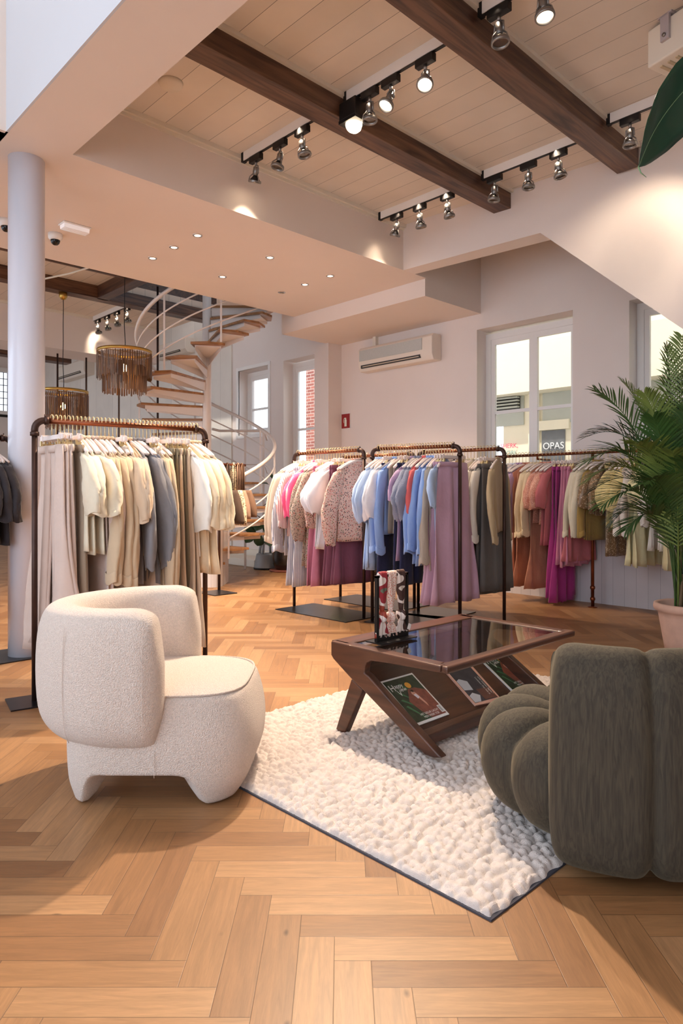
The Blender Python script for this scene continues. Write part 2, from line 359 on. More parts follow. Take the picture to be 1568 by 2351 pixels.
# ---------------------------------------------------------------- windows
glass_m = mat('window_glass', (255,255,255), .02, trans=1., spec=.3)
glass_m.node_tree.nodes['Principled BSDF'].inputs['IOR'].default_value = 1.02
def window(nm, ya, yb, z0, z1, muntz, mullions, fr=.075, xf=XW+.2, reveal=True):
    mb = MB(); x0, x1 = xf, xf+.07
    mb.box(x0, x1, ya, ya+fr, z0, z1); mb.box(x0, x1, yb-fr, yb, z0, z1); mb.box(x0, x1, ya+fr, yb-fr, z1-fr, z1); mb.box(x0, x1, ya+fr, yb-fr, z0, z0+fr)
    o = struct(mb.build(nm, white_m))
    ed = [ya+fr]+list(mullions)+[yb-fr]
    for k in range(len(ed)-1):
        a, b = ed[k], ed[k+1]; s = MB(); w = .055
        s.box(x0+.01, x1-.02, a, a+w, z0+fr, z1-fr); s.box(x0+.01, x1-.02, b-w, b, z0+fr, z1-fr)
        s.box(x0+.01, x1-.02, a+w, b-w, z1-fr-w*1.3, z1-fr); s.box(x0+.01, x1-.02, a+w, b-w, z0+fr, z0+fr+w)
        for mz in muntz: s.box(x0+.015, x1-.025, a+w, b-w, mz-.02, mz+.02)
        s.build('sash', white_m, o)
        MB().box(x0+.028, x0+.032, a+w, b-w, z0+fr+w, z1-fr-w).build('pane', glass_m, o)
    return o
window('window_1', 1.75, 3.10, 1.45, 3.28, [2.22], [])
window('window_2', 3.745, 5.05, 1.45, 3.27, [2.25], [4.37])
window('window_3', 7.75, 8.96, .9, 3.43, [2.3], [])
window('window_4', 9.37, 10.26, 2.27, 3.43, [2.75], [])
f4 = MB(); a0,a1,c0,c1 = 9.37,10.26,2.27,3.45
for q in ((a0-.06,a0,c0-.06,c1+.06),(a1,a1+.06,c0-.06,c1+.06),(a0,a1,c1,c1+.06),(a0,a1,c0-.06,c0)): f4.box(XW-.02, XW+.02, *q)
struct(f4.build('trim_window', white_m, bevel=.004))
struct(MB().box(XW-.04, XW+.3, 1.7, 5.1, 1.40, 1.45).build('trim_sill', cream_m, bevel=.005))
# leaded window on the far wall
lw = D(8, 900, 18.6)
lwx, lwz = lw.x, lw.z
yl = 20.19
p0, p1 = Yp(-40, 850, yl), Yp(16, 945, yl)
mb = MB()
mb.box(p0.x-.1, p1.x+.12, yl-.10, yl-.0, p1.z-.12, p1.z); mb.box(p0.x-.1, p1.x+.12, yl-.10, yl, p0.z, p0.z+.12)
mb.box(p1.x, p1.x+.12, yl-.10, yl, p1.z, p0.z); mb.box(p0.x-.1, p0.x, yl-.10, yl, p1.z, p0.z)
wo = struct(mb.build('window_5', white_m))
MB().box(p0.x, p1.x, yl-.03, yl-.02, p1.z, p0.z).build('pane', mat('lit_pane', (235,242,255), .3, emit=((235,242,255), 1.1)), wo)
mb = MB()
for k in range(7): mb.box(p0.x+(p1.x-p0.x)*k/6-.008, p0.x+(p1.x-p0.x)*k/6+.008, yl-.05, yl-.03, p1.z, p0.z)
for k in range(7): mb.box(p0.x, p1.x, yl-.05, yl-.03, p1.z+(p0.z-p1.z)*k/6-.008, p1.z+(p0.z-p1.z)*k/6+.008)
mb.build('lead_bars', black_m, wo)
# ---------------------------------------------------------------- outside: the neighbour's cream shopfront and a brick wall
XE = 9.3
fac = mat('outside_cream', (250,240,214), .8, noise=.03, nscale=2.)
facg = mat('outside_grey_green', (196,198,186), .8, noise=.04, nscale=3.)
facd = mat('outside_dark_glass', (120,122,124), .35, noise=.12, nscale=6.)
sh = thing('shopfront', 'cream painted shopfront with louvre and grey panels outside the windows', 'building', (XE, 3.5, 0))
def fb(name, px0, py0, px1, py1, m, dep=.03, back=.0, par=sh):
    a, b = Xp(px0, py0, XE), Xp(px1, py1, XE)
    return MB().box(-dep, back, a.y-3.5, b.y-3.5, b.z, a.z).build(name, m, par)
MB().box(0, .2, -5, 2.45, 0, 6.5).build('wall', fac, sh)
fb('cornice', 1100, 820, 1700, 850, fac, .35)
MB().box(-.3, .0, -5, 2.45, 3.95, 4.1).build('canopy', mat('outside_reflection_canopy', (252,244,226), .8), sh)  # overhang added in place of the ceiling's reflection in the window glass
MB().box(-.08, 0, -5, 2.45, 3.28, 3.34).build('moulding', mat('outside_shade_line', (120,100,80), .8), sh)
MB().box(-.16, 0, -5, 2.45, 3.34, 3.56).build('fascia', fac, sh)
fb('grey_panel', 1127, 862, 1204, 975, facg, .02)
fb('door_panel', 1247, 848, 1400, 962, facg, .02)
fb('door_pane', 1245, 990, 1298, 1100, facd, .02)
fb('door_stile', 1218, 840, 1226, 1100, fac, .07); fb('door_stile', 1232, 840, 1240, 1100, fac, .07)
fb('door_rail', 1240, 968, 1310, 984, fac, .06)
mb = MB(); a, b = Xp(1140, 888, XE), Xp(1196, 938, XE)
for k in range(8):
    z = b.z+(a.z-b.z)*(k+.5)/8; mb.box(-.11, -.04, a.y-3.5, b.y-3.5, z-.012, z+.012, None)
    MB
mb.build('louvre', facg, sh)
MB().box(-.035, -.022, a.y-3.5, b.y-3.5, b.z, a.z).build('louvre_back', mat('louvre_dark', (58,52,52), .8), sh)
def facetext(s, px, py, size, m):
    p = Xp(px, py, XE); M = Matrix.Translation((-.05, p.y-3.5, p.z)) @ Matrix(((0,0,-1,0),(-1,0,0,0),(0,1,0,0),(0,0,0,1)))
    return text('graffiti', s, size, m, sh, M, .002)
facetext('SHERK,', 1153, 1030, .10, mat('graffiti_pink', (232,90,120), .7))
facetext('ORI', 1166, 1046, .10, mat('graffiti_green', (170,205,195), .7))
facetext('OPAS', 1250, 1032, .14, mat('graffiti_white', (240,240,240), .7))
fb('grey_panel', 1480, 800, 1600, 1000, facg, .02)
brick_m = mat('brickwork', (170,110,96), .85)
nt = brick_m.node_tree; b = nt.nodes['Principled BSDF']; tc = nt.nodes.new('ShaderNodeTexCoord'); br = nt.nodes.new('ShaderNodeTexBrick')
mp = nt.nodes.new('ShaderNodeMapping'); mp.inputs['Rotation'].default_value = (PI/2, 0, PI/2)
sx = nt.nodes.new('ShaderNodeSeparateXYZ'); cb = nt.nodes.new('ShaderNodeCombineXYZ')
nt.links.new(tc.outputs['Object'], sx.inputs[0]); nt.links.new(sx.outputs[1], cb.inputs[0]); nt.links.new(sx.outputs[2], cb.inputs[1]); nt.links.new(cb.outputs[0], br.inputs[0])
br.inputs['Scale'].default_value = 1.; br.inputs['Brick Width'].default_value = .22; br.inputs['Row Height'].default_value = .065; br.inputs['Mortar Size'].default_value = .006
br.inputs['Color1'].default_value = (*lin((186,120,104)),1); br.inputs['Color2'].default_value = (*lin((150,92,82)),1); br.inputs['Mortar'].default_value = (*lin((214,196,184)),1)
nt.links.new(br.outputs[0], b.inputs['Base Color'])
o = MB().box(0, .3, 0, 2.35, 0, 7).build('brick_wall', brick_m, loc=(9.6, 8.7, 0)); tag(o, 'red brick wall outside the narrow window by the pilaster', 'wall')
struct(MB().box(7.64, 22, -6, 24, -.3, -.1).build('floor_street', mat('street', (180,176,168), .9)))
# ---------------------------------------------------------------- column
cp = D(61, 1135, 5.08)
col_m = mat('column_paint', (226,226,236), .28, coat=.3)
struct(MB().lathe([(.127,0),(.127,3.7)], 48).build('trim_column', col_m, loc=(cp.x, cp.y, 0)))
# ---------------------------------------------------------------- track lights
bulb_on = mat('bulb_lit', (255,240,210), .3, emit=((255,232,196), 14.))
bulb_off = mat('bulb_unlit', (120,112,104), .15, metal=.6)
def spot_proto():
    t = thing('track_spotlight', 'x', 'spotlight', (0,0,0))
    MB().box(-.022, .022, -.075, .075, -.055, 0).build('adapter', black_m, t, bevel=.004)
    MB().tube([(0,0,-.055),(0,0,-.085)], .012).tube([(0,0,-.085),(0,.03,-.10),(0,.032,-.155)], .006, 6).tube([(0,0,-.085),(0,-.03,-.10),(0,-.032,-.155)], .006, 6).build('bracket', steel_m, t)
    h = MB(); R = []
    for i in range(2): pass
    n = 32; prof = [(.008,-.10),(.022,-.105),(.024,-.15),(.018,-.165),(.016,-.17)]
    for r, z in prof: R.append([Vector(((r*(1+.10*(j%2)))*math.cos(2*PI*j/n), (r*(1+.10*(j%2)))*math.sin(2*PI*j/n), z)) for j in range(n)])
    h.rings(R).build('heat_sink', steel_m, t)
    g = MB()
    for k in range(3):
        a = 2*PI*k/3+.5; g.tube([(.018*math.cos(a), .018*math.sin(a), -.155),(.046*math.cos(a), .046*math.sin(a), -.185),(.052*math.cos(a), .052*math.sin(a), -.215)], .005, 6)
    g.build('arm', steel_m, t)
    MB().lathe([(.016,-.168),(.022,-.18),(.046,-.208),(.046,-.213)], 24).build('lamp_cone', black_m, t)
    MB().lathe([(.055,-.208),(.057,-.225),(.052,-.232),(.047,-.232),(.045,-.212)], 28, cap=False).build('ring', steel_m, t)
    return t
sp0 = spot_proto()
for o in list(sp0.children): o.location = (0,0,0)
nspot = [0]
def spot(x, y, label, lit=0., tilt=(0,0), ang=62, zt=4.12, rz=0., group='track spotlights', power=None, col=WARM):
    t = sp0 if nspot[0] == 0 else dup(sp0); nspot[0] += 1
    t.location = (x, y, zt); t.rotation_euler = (0, 0, rz)
    tag(t, label, 'spotlight', group)
    for ch in list(t.children):
            for g_ in list(ch.children): bpy.data.objects.remove(g_)
    ring_ = [c for c in t.children if c.name.split('.')[0] == 'ring'][0]
    # lens
    ln = MB().lathe([(.0,-.214),(.045,-.216)], 20, cap=False).build('lens', bulb_on if lit else bulb_off, ring_)
    T = Matrix.Translation((0,0,-.13)) @ Matrix.Rotation(tilt[0], 4, 'Y') @ Matrix.Rotation(tilt[1], 4, 'X') @ Matrix.Translation((0,0,.13))
    for ch in t.children:
        if ch.name.split('.')[0] not in ('adapter', 'bracket'): ch.matrix_local = T
    if lit:
        d = (T.to_3x3() @ Vector((0,0,-1))); p = T @ Vector((0,0,-.24))
        R = Matrix.Rotation(rz, 3, 'Z'); 
        lamp('SPOT', 'spot_beam', p, lit*K_SPOT, col, t, d, ang, 1., .03)
    return t
def track(x, ya, yb, label):
    t = thing('lighting_track', label, 'lighting track', (x, (ya+yb)/2, ZC), group='white lighting tracks')
    h = abs(yb-ya)/2
    MB().box(-.018, .018, -h, h, -.075, -.0).build('rail', white_m, t)
    MB().box(-.012, .012, -h, h, -.08, -.0751).build('conductor_slot', black_m, t)
    for s in (-1, 1): MB().box(-.02, .02, s*h-.03 if s>0 else -h-.0, s*h if s>0 else -h+.03, -.082, -.0).build('end_cap', black_m, t)
track(3.53, 3.87, 4.91, 'lighting track between the left beam and the left soffit')
track(3.55, 2.64, 3.64, 'lighting track between the two beams, far from the header wall')
track(5.32, 3.87, 4.93, 'lighting track in the corner where soffit and header wall meet')
track(5.33, 2.64, 3.64, 'lighting track between the two beams, close to the header wall')
track(5.25, 1.4, 2.41, 'lighting track at the right, behind the hanging leaf')
track(3.5, 1.4, 2.41, 'lighting track at the top right edge, in front of the right beam')
r_ = math.radians
B1 = 'on the track between the two beams'
spot(3.53, 4.72, 'dark spotlight, leftmost on the track by the left soffit', 90, (r_(-10), r_(24)), 70)
spot(3.53, 4.39, 'dark spotlight, middle one on the track by the left soffit', 0, (r_(12), r_(8)))
spot(3.53, 4.11, 'dark spotlight, rightmost on the track by the left soffit', 0, (r_(-8), r_(-10)))
spot(3.55, 3.386, 'silver spotlight hanging right beside the square black floodlight', 0, (0, 0))
spot(3.55, 3.184, 'brightly lit spotlight above the middle of the ceiling bay', 260, (r_(28), r_(4)), 85)
spot(3.55, 2.874, 'lit spotlight nearest the right beam in the middle bay', 260, (r_(24), r_(-16)), 85)
spot(5.32, 4.688, 'spotlight in the corner of soffit and header wall, first of three', 90, (r_(-8), r_(22)), 70)
spot(5.32, 4.379, 'spotlight in the far corner bay, second of three from the left', 0, (r_(-14), 0))
spot(5.32, 4.033, 'spotlight in the far corner bay, third of three, by the left beam end', 0, (r_(-14), r_(-5)))
spot(5.33, 3.504, 'spotlight beside the end of the left beam, first of three before the header wall', 0, (0, r_(6)))
spot(5.33, 3.157, 'spotlight in the middle of three before the header wall', 0, (0, 0))
spot(5.33, 2.872, 'spotlight nearest the right beam end, third of three before the header wall', 0, (r_(-8), r_(-8)))
spot(5.25, 2.229, 'spotlight right of the right beam end, beside the hanging leaf', 0, (0, 0))
spot(5.25, 1.93, 'spotlight partly hidden behind the hanging leaf', 48, (r_(-45), r_(28)), 85)
spot(3.5, 2.27, 'spotlight below the right beam at the top edge', 0, (0, r_(-6)))
spot(3.5, 1.98, 'topmost spotlight, cut by the top edge of the picture', 80, (r_(5), r_(-10)), 90)
# square floodlight
t = thing('floodlight', 'square black floodlight with a lit round lamp, hanging on the left beam', 'floodlight', (3.56, 3.56, 4.10))
MB().box(-.07, .07, -.085, .085, -.13, .0).build('housing', black_m, t, bevel=.006)
MB().box(-.072, .072, -.087, .087, -.155, -.13).build('bezel', black_m, t)
Mt = Matrix.Translation((.0,.0,-.165)) @ Matrix.Rotation(r_(20), 4, 'Y')
MB().lathe([(.0,-.03),(.05,-.028),(.06,-.01),(.06,.02)], 28, M=Mt).build('lens', bulb_on, t)
lamp('SPOT', 'flood_beam', (-.03,0,-.215), 1450*K_SPOT, WARM, t, (-2.35,-1.25,-3.7), 85, .8, .05)
# ---------------------------------------------------------------- recessed downlights
k = 0
dl_on = mat('downlight_lit', (255,240,214), .3, emit=((255,236,206), 16.))
chrome = mat('chrome', (210,205,200), .2, metal=1.)
pos = [(3.55,5.68,'nearest of the left row of three'),(3.55,6.12,'middle of the left row of three'),(3.55,6.56,'farthest of the left row of three'),
 (4.43,5.68,'nearer of the middle pair'),(4.43,6.56,'farther of the middle pair'),(5.3,5.68,'nearest of the right row of three'),(5.3,6.12,'middle of the right row of three'),(5.3,6.56,'farthest of the right row of three, unlit')]
for i, (x, y, s) in enumerate(pos):
    on = i != 7
    t = thing('downlight', 'round recessed downlight in the soffit, '+s, 'downlight', (x, y, 3.7), group='recessed downlights')
    MB().lathe([(.030,.002),(.030,-.006),(.046,-.006),(.048,.0)], 28, cap=False).build('trim_ring', chrome, t)
    MB().lathe([(.0,-.003),(.030,-.003)], 20, cap=False).build('lens', dl_on if on else bulb_off, t)
    if on: lamp('SPOT', 'downlight_beam', (0,0,-.02), 60*K_DOWN, WARM, t, (0,0,-1), 110, .8, .03)
# ---------------------------------------------------------------- emergency light, cameras, smoke detector
p = Zp(172, 519, 3.7); fv = math.atan2(U1*0+V1, U1)
t = thing('emergency_light', 'white rectangular emergency light with ribbed cover on the soffit', 'emergency light', (p.x, p.y, 3.7), 0)
MB().box(-.13, .13, -.07, .07, -.012, 0).build('base_plate', white_m, t, bevel=.005)
mb = MB().prism([(-.055,-.012),(-.045,-.05),(.045,-.05),(.055,-.012)], 'x', -.12, .12)
mb.build('diffuser', mat('ribbed_plastic', (236,232,236), .25, emit=((255,245,240), .25)), t, bevel=.006)
g = MB()
for k in range(5): g.tube([(-.118,-.04+.02*k,-.05),(.118,-.04+.02*k,-.05)], .003, 6)
g.build('ribs', white_m, t)
for (px, py, lb) in ((127, 537, 'white dome security camera right of the column'), (14, 505, 'white dome security camera left of the column')):
    p = Zp(px, py, 3.7); t = thing('security_camera', lb, 'security camera', (p.x, p.y, 3.7), group='dome security cameras')
    MB().lathe([(.0,0),(.066,0),(.064,-.045),(.046,-.06),(.044,-.062)], 32).build('housing', white_m, t)
    MB().lathe([(.044,-.055),(.044,-.07),(.036,-.092),(.02,-.106),(0,-.11)], 28).build('dome', mat('black_dome', (12,12,14), .08), t)
p = Zp(392, 190, ZC); t = thing('smoke_detector', 'flat round cream smoke detector on the ceiling boards at the gallery edge', 'smoke detector', (p.x, p.y, ZC))
MB().lathe([(.0,-.028),(.075,-.028),(.085,-.015),(.09,0)], 32).build('cover', cream_m, t)
# ---------------------------------------------------------------- air conditioners on the window wall
def aircon(name, y0, y1, z0, z1, label, grille, dep=.2, x=XW):
    h = z1-z0; L = y1-y0
    t = thing('air_conditioner', label, 'air conditioner', (x, (y0+y1)/2, z0))
    MB().prism([(0,0),(0,h),(-dep*.8,h),(-dep,h*.88),(-dep,h*.22),(-dep*.8,.0)], 'y', -L/2, L/2).build('body', mat('ac_plastic', (232,220,206), .45), t, bevel=.012)
    if grille:
        MB().box(-dep-.008, -dep-.002, -L/2+.17, L/2-.03, h*.42, h*.86).build('grille', mat('ac_grille', (188,190,186), .6, noise=.1, nscale=200), t)
    MB().box(-dep-.004, -dep*.85, -L/2+.2, L/2-.06, h*.12, h*.25).build('outlet', mat('ac_dark', (62,56,52), .5), t)
    MB().box(-dep-.012, -dep*.8, -L/2+.22, L/2-.1, h*.16, h*.19).build('flap', mat('ac_flap', (214,200,176), .5), t)
    MB().box(-.06, -.0, L/2-.22, L/2-.16, h, h+.3 if grille else h+.01).build('duct_cover', cream_m, t)
aircon('a', 5.62, 6.99, 2.99, 3.34, 'white wall air conditioner with grey grille beside the fire sign', True)
aircon('b', 11.7, 12.9, 4.0, 4.3, 'white air conditioner behind the spiral staircase', False, .25)
aircon('c', 16.3, 18.0, 4.15, 4.55, 'far white air conditioner seen behind the hanging lamps', False, .3)
# fire extinguisher sign
t = thing('fire_extinguisher_sign', 'small red fire extinguisher sign on the wall beside the pilaster', 'sign', (XW-.012, 7.44, 2.205))
MB().box(0, .01, -.095, .095, 0, .235).build('border', white_m, t)
MB().box(-.003, 0, -.088, .088, .008, .227).build('panel', mat('sign_red', (150,26,30), .5), t)
s = MB().box(-.006, -.003, -.022, .022, .035, .135).box(-.006, -.003, -.014, .014, .135, .155).box(-.006, -.003, -.012, .03, .155, .168).tube([(-.0045,.03,.16),(-.0045,.042,.12),(-.0045,.036,.09)], .004, 6)
s.build('extinguisher_symbol', mat('sign_symbol', (232,236,220), .5), t)
# ---------------------------------------------------------------- rods hanging in the far bay
for i, (px, yb, lb) in enumerate(((132,12.0,'thin dark hanging rod just right of the column'),(198,12.3,'thin dark rod between the two lamps'),(273,11.5,'thin dark rod behind the larger lamp'),(362,8.9,'thin dark rod left of the staircase pole'))):
    p = Yp(px, 900, yb); ph = 3.58 if i < 3 else 4.2
    if i < 3: p = Yp(px, 900, 11.6)
    o = MB().tube([(0,0,0),(0,0,ph)], .016, 8).build('hanging_rod', darkpipe_m, loc=(p.x, p.y, 0)); tag(o, lb, 'rod', 'thin rods from ceiling to floor')
# cable across the beams
p = [D(-20,605,9.2), D(40,640,9.2), D(103,640,9.), D(160,628,8.8), D(208,613,8.6)]
pts = []
for k in range(33):
    u = k/8.; i = min(int(u), 3); f = u-i; f = f*f*(3-2*f)*.3+f*.7; pts.append(p[i].lerp(p[i+1], f))
o = MB().tube([q-p[0] for q in pts], .012, 6).build('cable', cream_m, loc=p[0]); tag(o, 'thin white cable looping below the dark beams behind the column', 'cable')
# far bay track with spots
t = thing('lighting_track', 'white lighting track in the far bay above the hanging lamps', 'lighting track', (4.95, 10.4, ZC), group='white lighting tracks')
MB().box(-.018, .018, -.75, .75, -.075, 0).build('rail', white_m, t); MB().box(-.012, .012, -.75, .75, -.08, -.0751).build('conductor_slot', black_m, t)
for i, (y, s) in enumerate(((11.0,'first'),(10.65,'second'),(10.3,'third'),(9.95,'fourth'))):
    spot(4.95, y, 'small far spotlight above the larger lamp, %s of four from the left' % s, 35 if i == 1 else 0, (r_(-25), r_(25)), 60, group='far bay spotlights')
spot(2.75, 9.85, 'far spotlight left of the column at the picture edge', 35, (r_(-25), r_(20)), 60, group='far bay spotlights')
t = thing('lighting_track', 'short far lighting track left of the column', 'lighting track', (2.75, 9.9, ZC), group='white lighting tracks')
MB().box(-.018, .018, -.3, .3, -.075, 0).build('rail', white_m, t)
# projector box at the upper right
p = D(1530, 90, 4.25)
t = thing('projector', 'cream louvred box on a grey bracket at the top right corner', 'projector', (p.x, p.y, 3.76), math.atan2(fwd[1], fwd[0])-PI/2+r_(28))
MB().box(-.0, .34, -.14, .14, .18, .42).build('body', cream_m, t, bevel=.012)
g = MB()
for k in range(4): g.box(.05, .30, -.10+.055*k, -.08+.055*k, .172, .182)
g.build('grille', mat('ac_flap2', (190,172,140), .6), t)
MB().box(-.02, .0, -.03, .03, .28, .435).box(-.02, .2, -.05, .05, .43, .44).build('bracket', mat('grey_bracket', (180,170,172), .45), t)
MB().tube([(-.03,0,.31),(-.018,0,.31)], .012).build('bolt', steel_m, t)
# ---------------------------------------------------------------- pendant lamps of hanging wooden slats
slat_m = wood('slat_wood', (128,94,66), (74,52,40), 2, .55, 2.)
glow = mat('filament', (255,200,120), .3, emit=((255,190,100), 60.))
def pendant(x, y, ztop, zcan, label, rnd, power):
    t = thing('pendant_lamp', label, 'pendant lamp', (x, y, ztop), group='wooden slat pendant lamps')
    MB().lathe([(.325,0),(.335,0),(.335,-.035),(.325,-.035),(.325,0)], 56, cap=False).build('ring', brass_m, t)
    MB().tube([(-.33,0,-.01),(.33,0,-.01)], .006, 6).tube([(0,-.33,-.01),(0,.33,-.01)], .006, 6).build('crossbar', brass_m, t)
    for nm, r, n, z0, z1 in (('outer_slats', .33, 72, -.05, -.36), ('inner_slats', .265, 56, -.20, -.53)):
        mb = MB()
        for i in range(n):
            a = 2*PI*i/n; ll = z1+rnd.uniform(-.015, .02); zz = z0+rnd.uniform(-.006, .006); w = .0105
            M = Matrix.Rotation(a, 4, 'Z') @ Matrix.Translation((r, 0, 0)) @ Matrix.Rotation(rnd.uniform(-.5, .5), 4, 'Z')
            mb.prism([(-w,zz-.01),(-w*.5,zz),(w*.5,zz),(w,zz-.01),(w,ll+.012),(w*.4,ll),(-w*.4,ll),(-w,ll+.012)], 'x', -.002, .002)
            k0 = len(mb.v)-16
            for q in range(k0, len(mb.v)): mb.v[q] = tuple(M @ Vector(mb.v[q]))
            mb.tube([(r*math.cos(a), r*math.sin(a), zz-.004),(.33*math.cos(a), .33*math.sin(a), -.03)], .0009, 4)
        mb.build(nm, slat_m, t)
    MB().lathe([(.022,-.10),(.024,-.16),(.018,-.17)], 16).build('socket', black_m, t)
    MB().lathe([(.012,-.17),(.03,-.20),(.034,-.23),(.02,-.26),(0,-.27)], 18).build('bulb', glow, t)
    pts = [Vector((.012*math.sin(k*1.1)*(1-k/12), .01*math.cos(k*.9), -.10+(zcan-ztop+.10-.08)*k/12)) for k in range(13)]
    MB().tube(pts, .005, 6).build('cord', black_m, t)
    MB().lathe([(.0,zcan-ztop-.10),(.03,zcan-ztop-.095),(.055,zcan-ztop-.06),(.058,zcan-ztop)], 24, c=(pts[-1].x,pts[-1].y,0)).build('canopy', brass_m, t)
    lamp('POINT', 'pendant_glow', (0,0,-.23), power, (1,.62,.32), t, size=.03)
rn = random.Random(5)
q = D(286, 805, 8.55); pendant(q.x, q.y, q.z, 4.2, 'larger nearer pendant lamp with two tiers of dark wooden slats', rn, 22)
q = D(145, 897, 9.5); pendant(q.x, q.y, q.z, 4.02, 'farther lower pendant lamp of wooden slats beside the column', rn, 22)
# ---------------------------------------------------------------- spiral staircase
ZS, SS = 9.75, 1.108
sc0 = W((475-784)/F*ZS, ZS)
t = thing('spiral_staircase', 'cream metal spiral staircase with oak treads around a round pole', 'staircase', (sc0.x, sc0.y, 0), math.atan2(W(1,0)[1], W(1,0)[0]))
stm = mat('stair_paint', (226,216,210), .4)
oak_t = wood('tread_oak', (176,128,84), (134,92,56), 0, .4, .6)
MB().tube([(0,0,0),(0,0,5.4)], .062, 24).build('pole', stm, t)
def zs(v): return 1.2+SS*(v-1.2)
for k in range(-1, 21):
    phi = r_(-78+22.5*k); z = .276+.18*k; d = r_(14)
    def P(r, a): return (r*math.cos(a), r*math.sin(a))
    poly = [P(.07, phi-.5), P(.92, phi-d), P(.97, phi), P(.92, phi+d), P(.07, phi+.5)]
    trd = MB().prism(poly, 'z', z, z+.032).build('tread', oak_t, t, bevel=.004)
    mb = MB().prism([P(.07, phi-.35), P(.86, phi-d*.8), P(.86, phi+d*.8), P(.07, phi+.35)], 'z', z-.012, z-.001)
    for s in (-1, 1):
        a = phi+s*d*.8; p0, p1 = P(.07, phi+s*.35), P(.86, a)
        if z > .15: mb.add([(p0[0],p0[1],z),(p1[0],p1[1],z),(p1[0],p1[1],z-.05),(p0[0],p0[1],z-.12),(p0[0]+.006,p0[1],z),(p1[0]+.006,p1[1],z),(p1[0]+.006,p1[1],z-.05),(p0[0]+.006,p0[1],z-.12)], [(0,1,2,3),(4,5,6,7),(0,1,5,4),(1,2,6,5),(2,3,7,6),(3,0,4,7)])
    mb.build('tread_support', stm, trd)
def helix(r, dz, a0, a1, n): return [(r*math.cos(r_(a0+(a1-a0)*i/n)), r*math.sin(r_(a0+(a1-a0)*i/n)), 2.42+(a0+(a1-a0)*i/n-190)*.008+dz) for i in range(n+1)]
MB().tube(helix(.97, .95, -62, 360, 110), .026, 10).build('handrail', stm, t)
for dz in (.70, .46, .22): MB().tube(helix(.97, dz, -62, 360, 110), .011, 8).build('guard_rail', stm, t)
for a in (-62, 0, 45, 112, 180, 247, 292):
    z = 2.42+(a-190)*.008; x, y = .97*math.cos(r_(a)), .97*math.sin(r_(a))
    MB().box(x-.012, x+.012, y-.006, y+.006, z-.05, z+.95).build('baluster', stm, t)
# guard on the landing behind the stair
t = thing('guard_railing', 'cream four-bar guard railing right of the staircase pole', 'railing', tuple(D(490, 1135, 10.9).xy)+(0,), math.atan2(W(1,0)[1], W(1,0)[0]))
for z in (2.22, 1.68, 1.22, .76):
    x1 = (608-490)/F*10.9
    MB().tube([(0,-.1,z+.02),(.1,0,z),(x1-.06,0,z),(x1,.02,z-.03),(x1+.03,.1,z-.14)], .02 if z > 2.1 else .01, 8).build('rail', stm, t)
for px in (563, 605): MB().box((px-490)/F*10.9-.018, (px-490)/F*10.9+.018, -.006, .006, 0, 2.2).build('post', stm, t)
# ---------------------------------------------------------------- tiled counter, step stool, baseboard
tile_m = grooves('white_tiles', (226,220,220), 0, .075, .2, .05, .62, noise=.03)
z0 = 8.75; a = D(150, 1135, z0); 
t = thing('tiled_counter', 'white vertically tiled counter base behind the beige clothes rack', 'counter', (a.x, a.y, 0), math.atan2(W(1,0)[1], W(1,0)[0]))
wq = (507-150)/F*z0
poly = [(0,.0),(wq-.12,0),(wq-.06,.015),(wq-.015,.06),(wq,.12),(wq,.6),(0,.6)]
MB().prism(poly, 'z', 0, .92).build('base', tile_m, t)
MB().prism([(u*1.01,v*1.01-.01) for u,v in poly], 'z', .92, .96).build('worktop', cream_m, t, bevel=.005)
q = Zp(612, 1306, 0)
t = thing('step_stool', 'round grey plastic step stool beside the black plant pot', 'stool', (q.x, q.y, 0))
gm = mat('stool_grey', (150,150,150), .45)
MB().lathe([(.0,.0),(.205,0),(.205,.02),(.165,.235),(.15,.25),(0,.25)], 36).build('lower_step', gm, t)
for s in range(4):
    aa = s*PI/2+.4; MB().tube([(.13*math.cos(aa), .13*math.sin(aa), .24),(.105*math.cos(aa), .105*math.sin(aa), .41)], .03, 8, flat=.4).build('leg', gm, t)
MB().lathe([(.0,.40),(.135,.40),(.14,.42),(.13,.44),(0,.445)], 36).build('top_step', mat('stool_top', (196,194,192), .5), t)
MB().lathe([(.207,.0),(.21,.015),(.205,.03)], 36).build('rubber_foot', black_m, t)
struct(MB().box(6.7, 7.2, 9.0, 10.6, 0, .12).build('trim_plinth', cream_m, bevel=.01))
# far left shelf line
o = MB().box(0, 1.0, 0, .05, 0, .06).build('wall_bracket', black_m, loc=tuple(D(-10, 956, 16.))); tag(o, 'short black wall rod under the leaded window', 'rod')
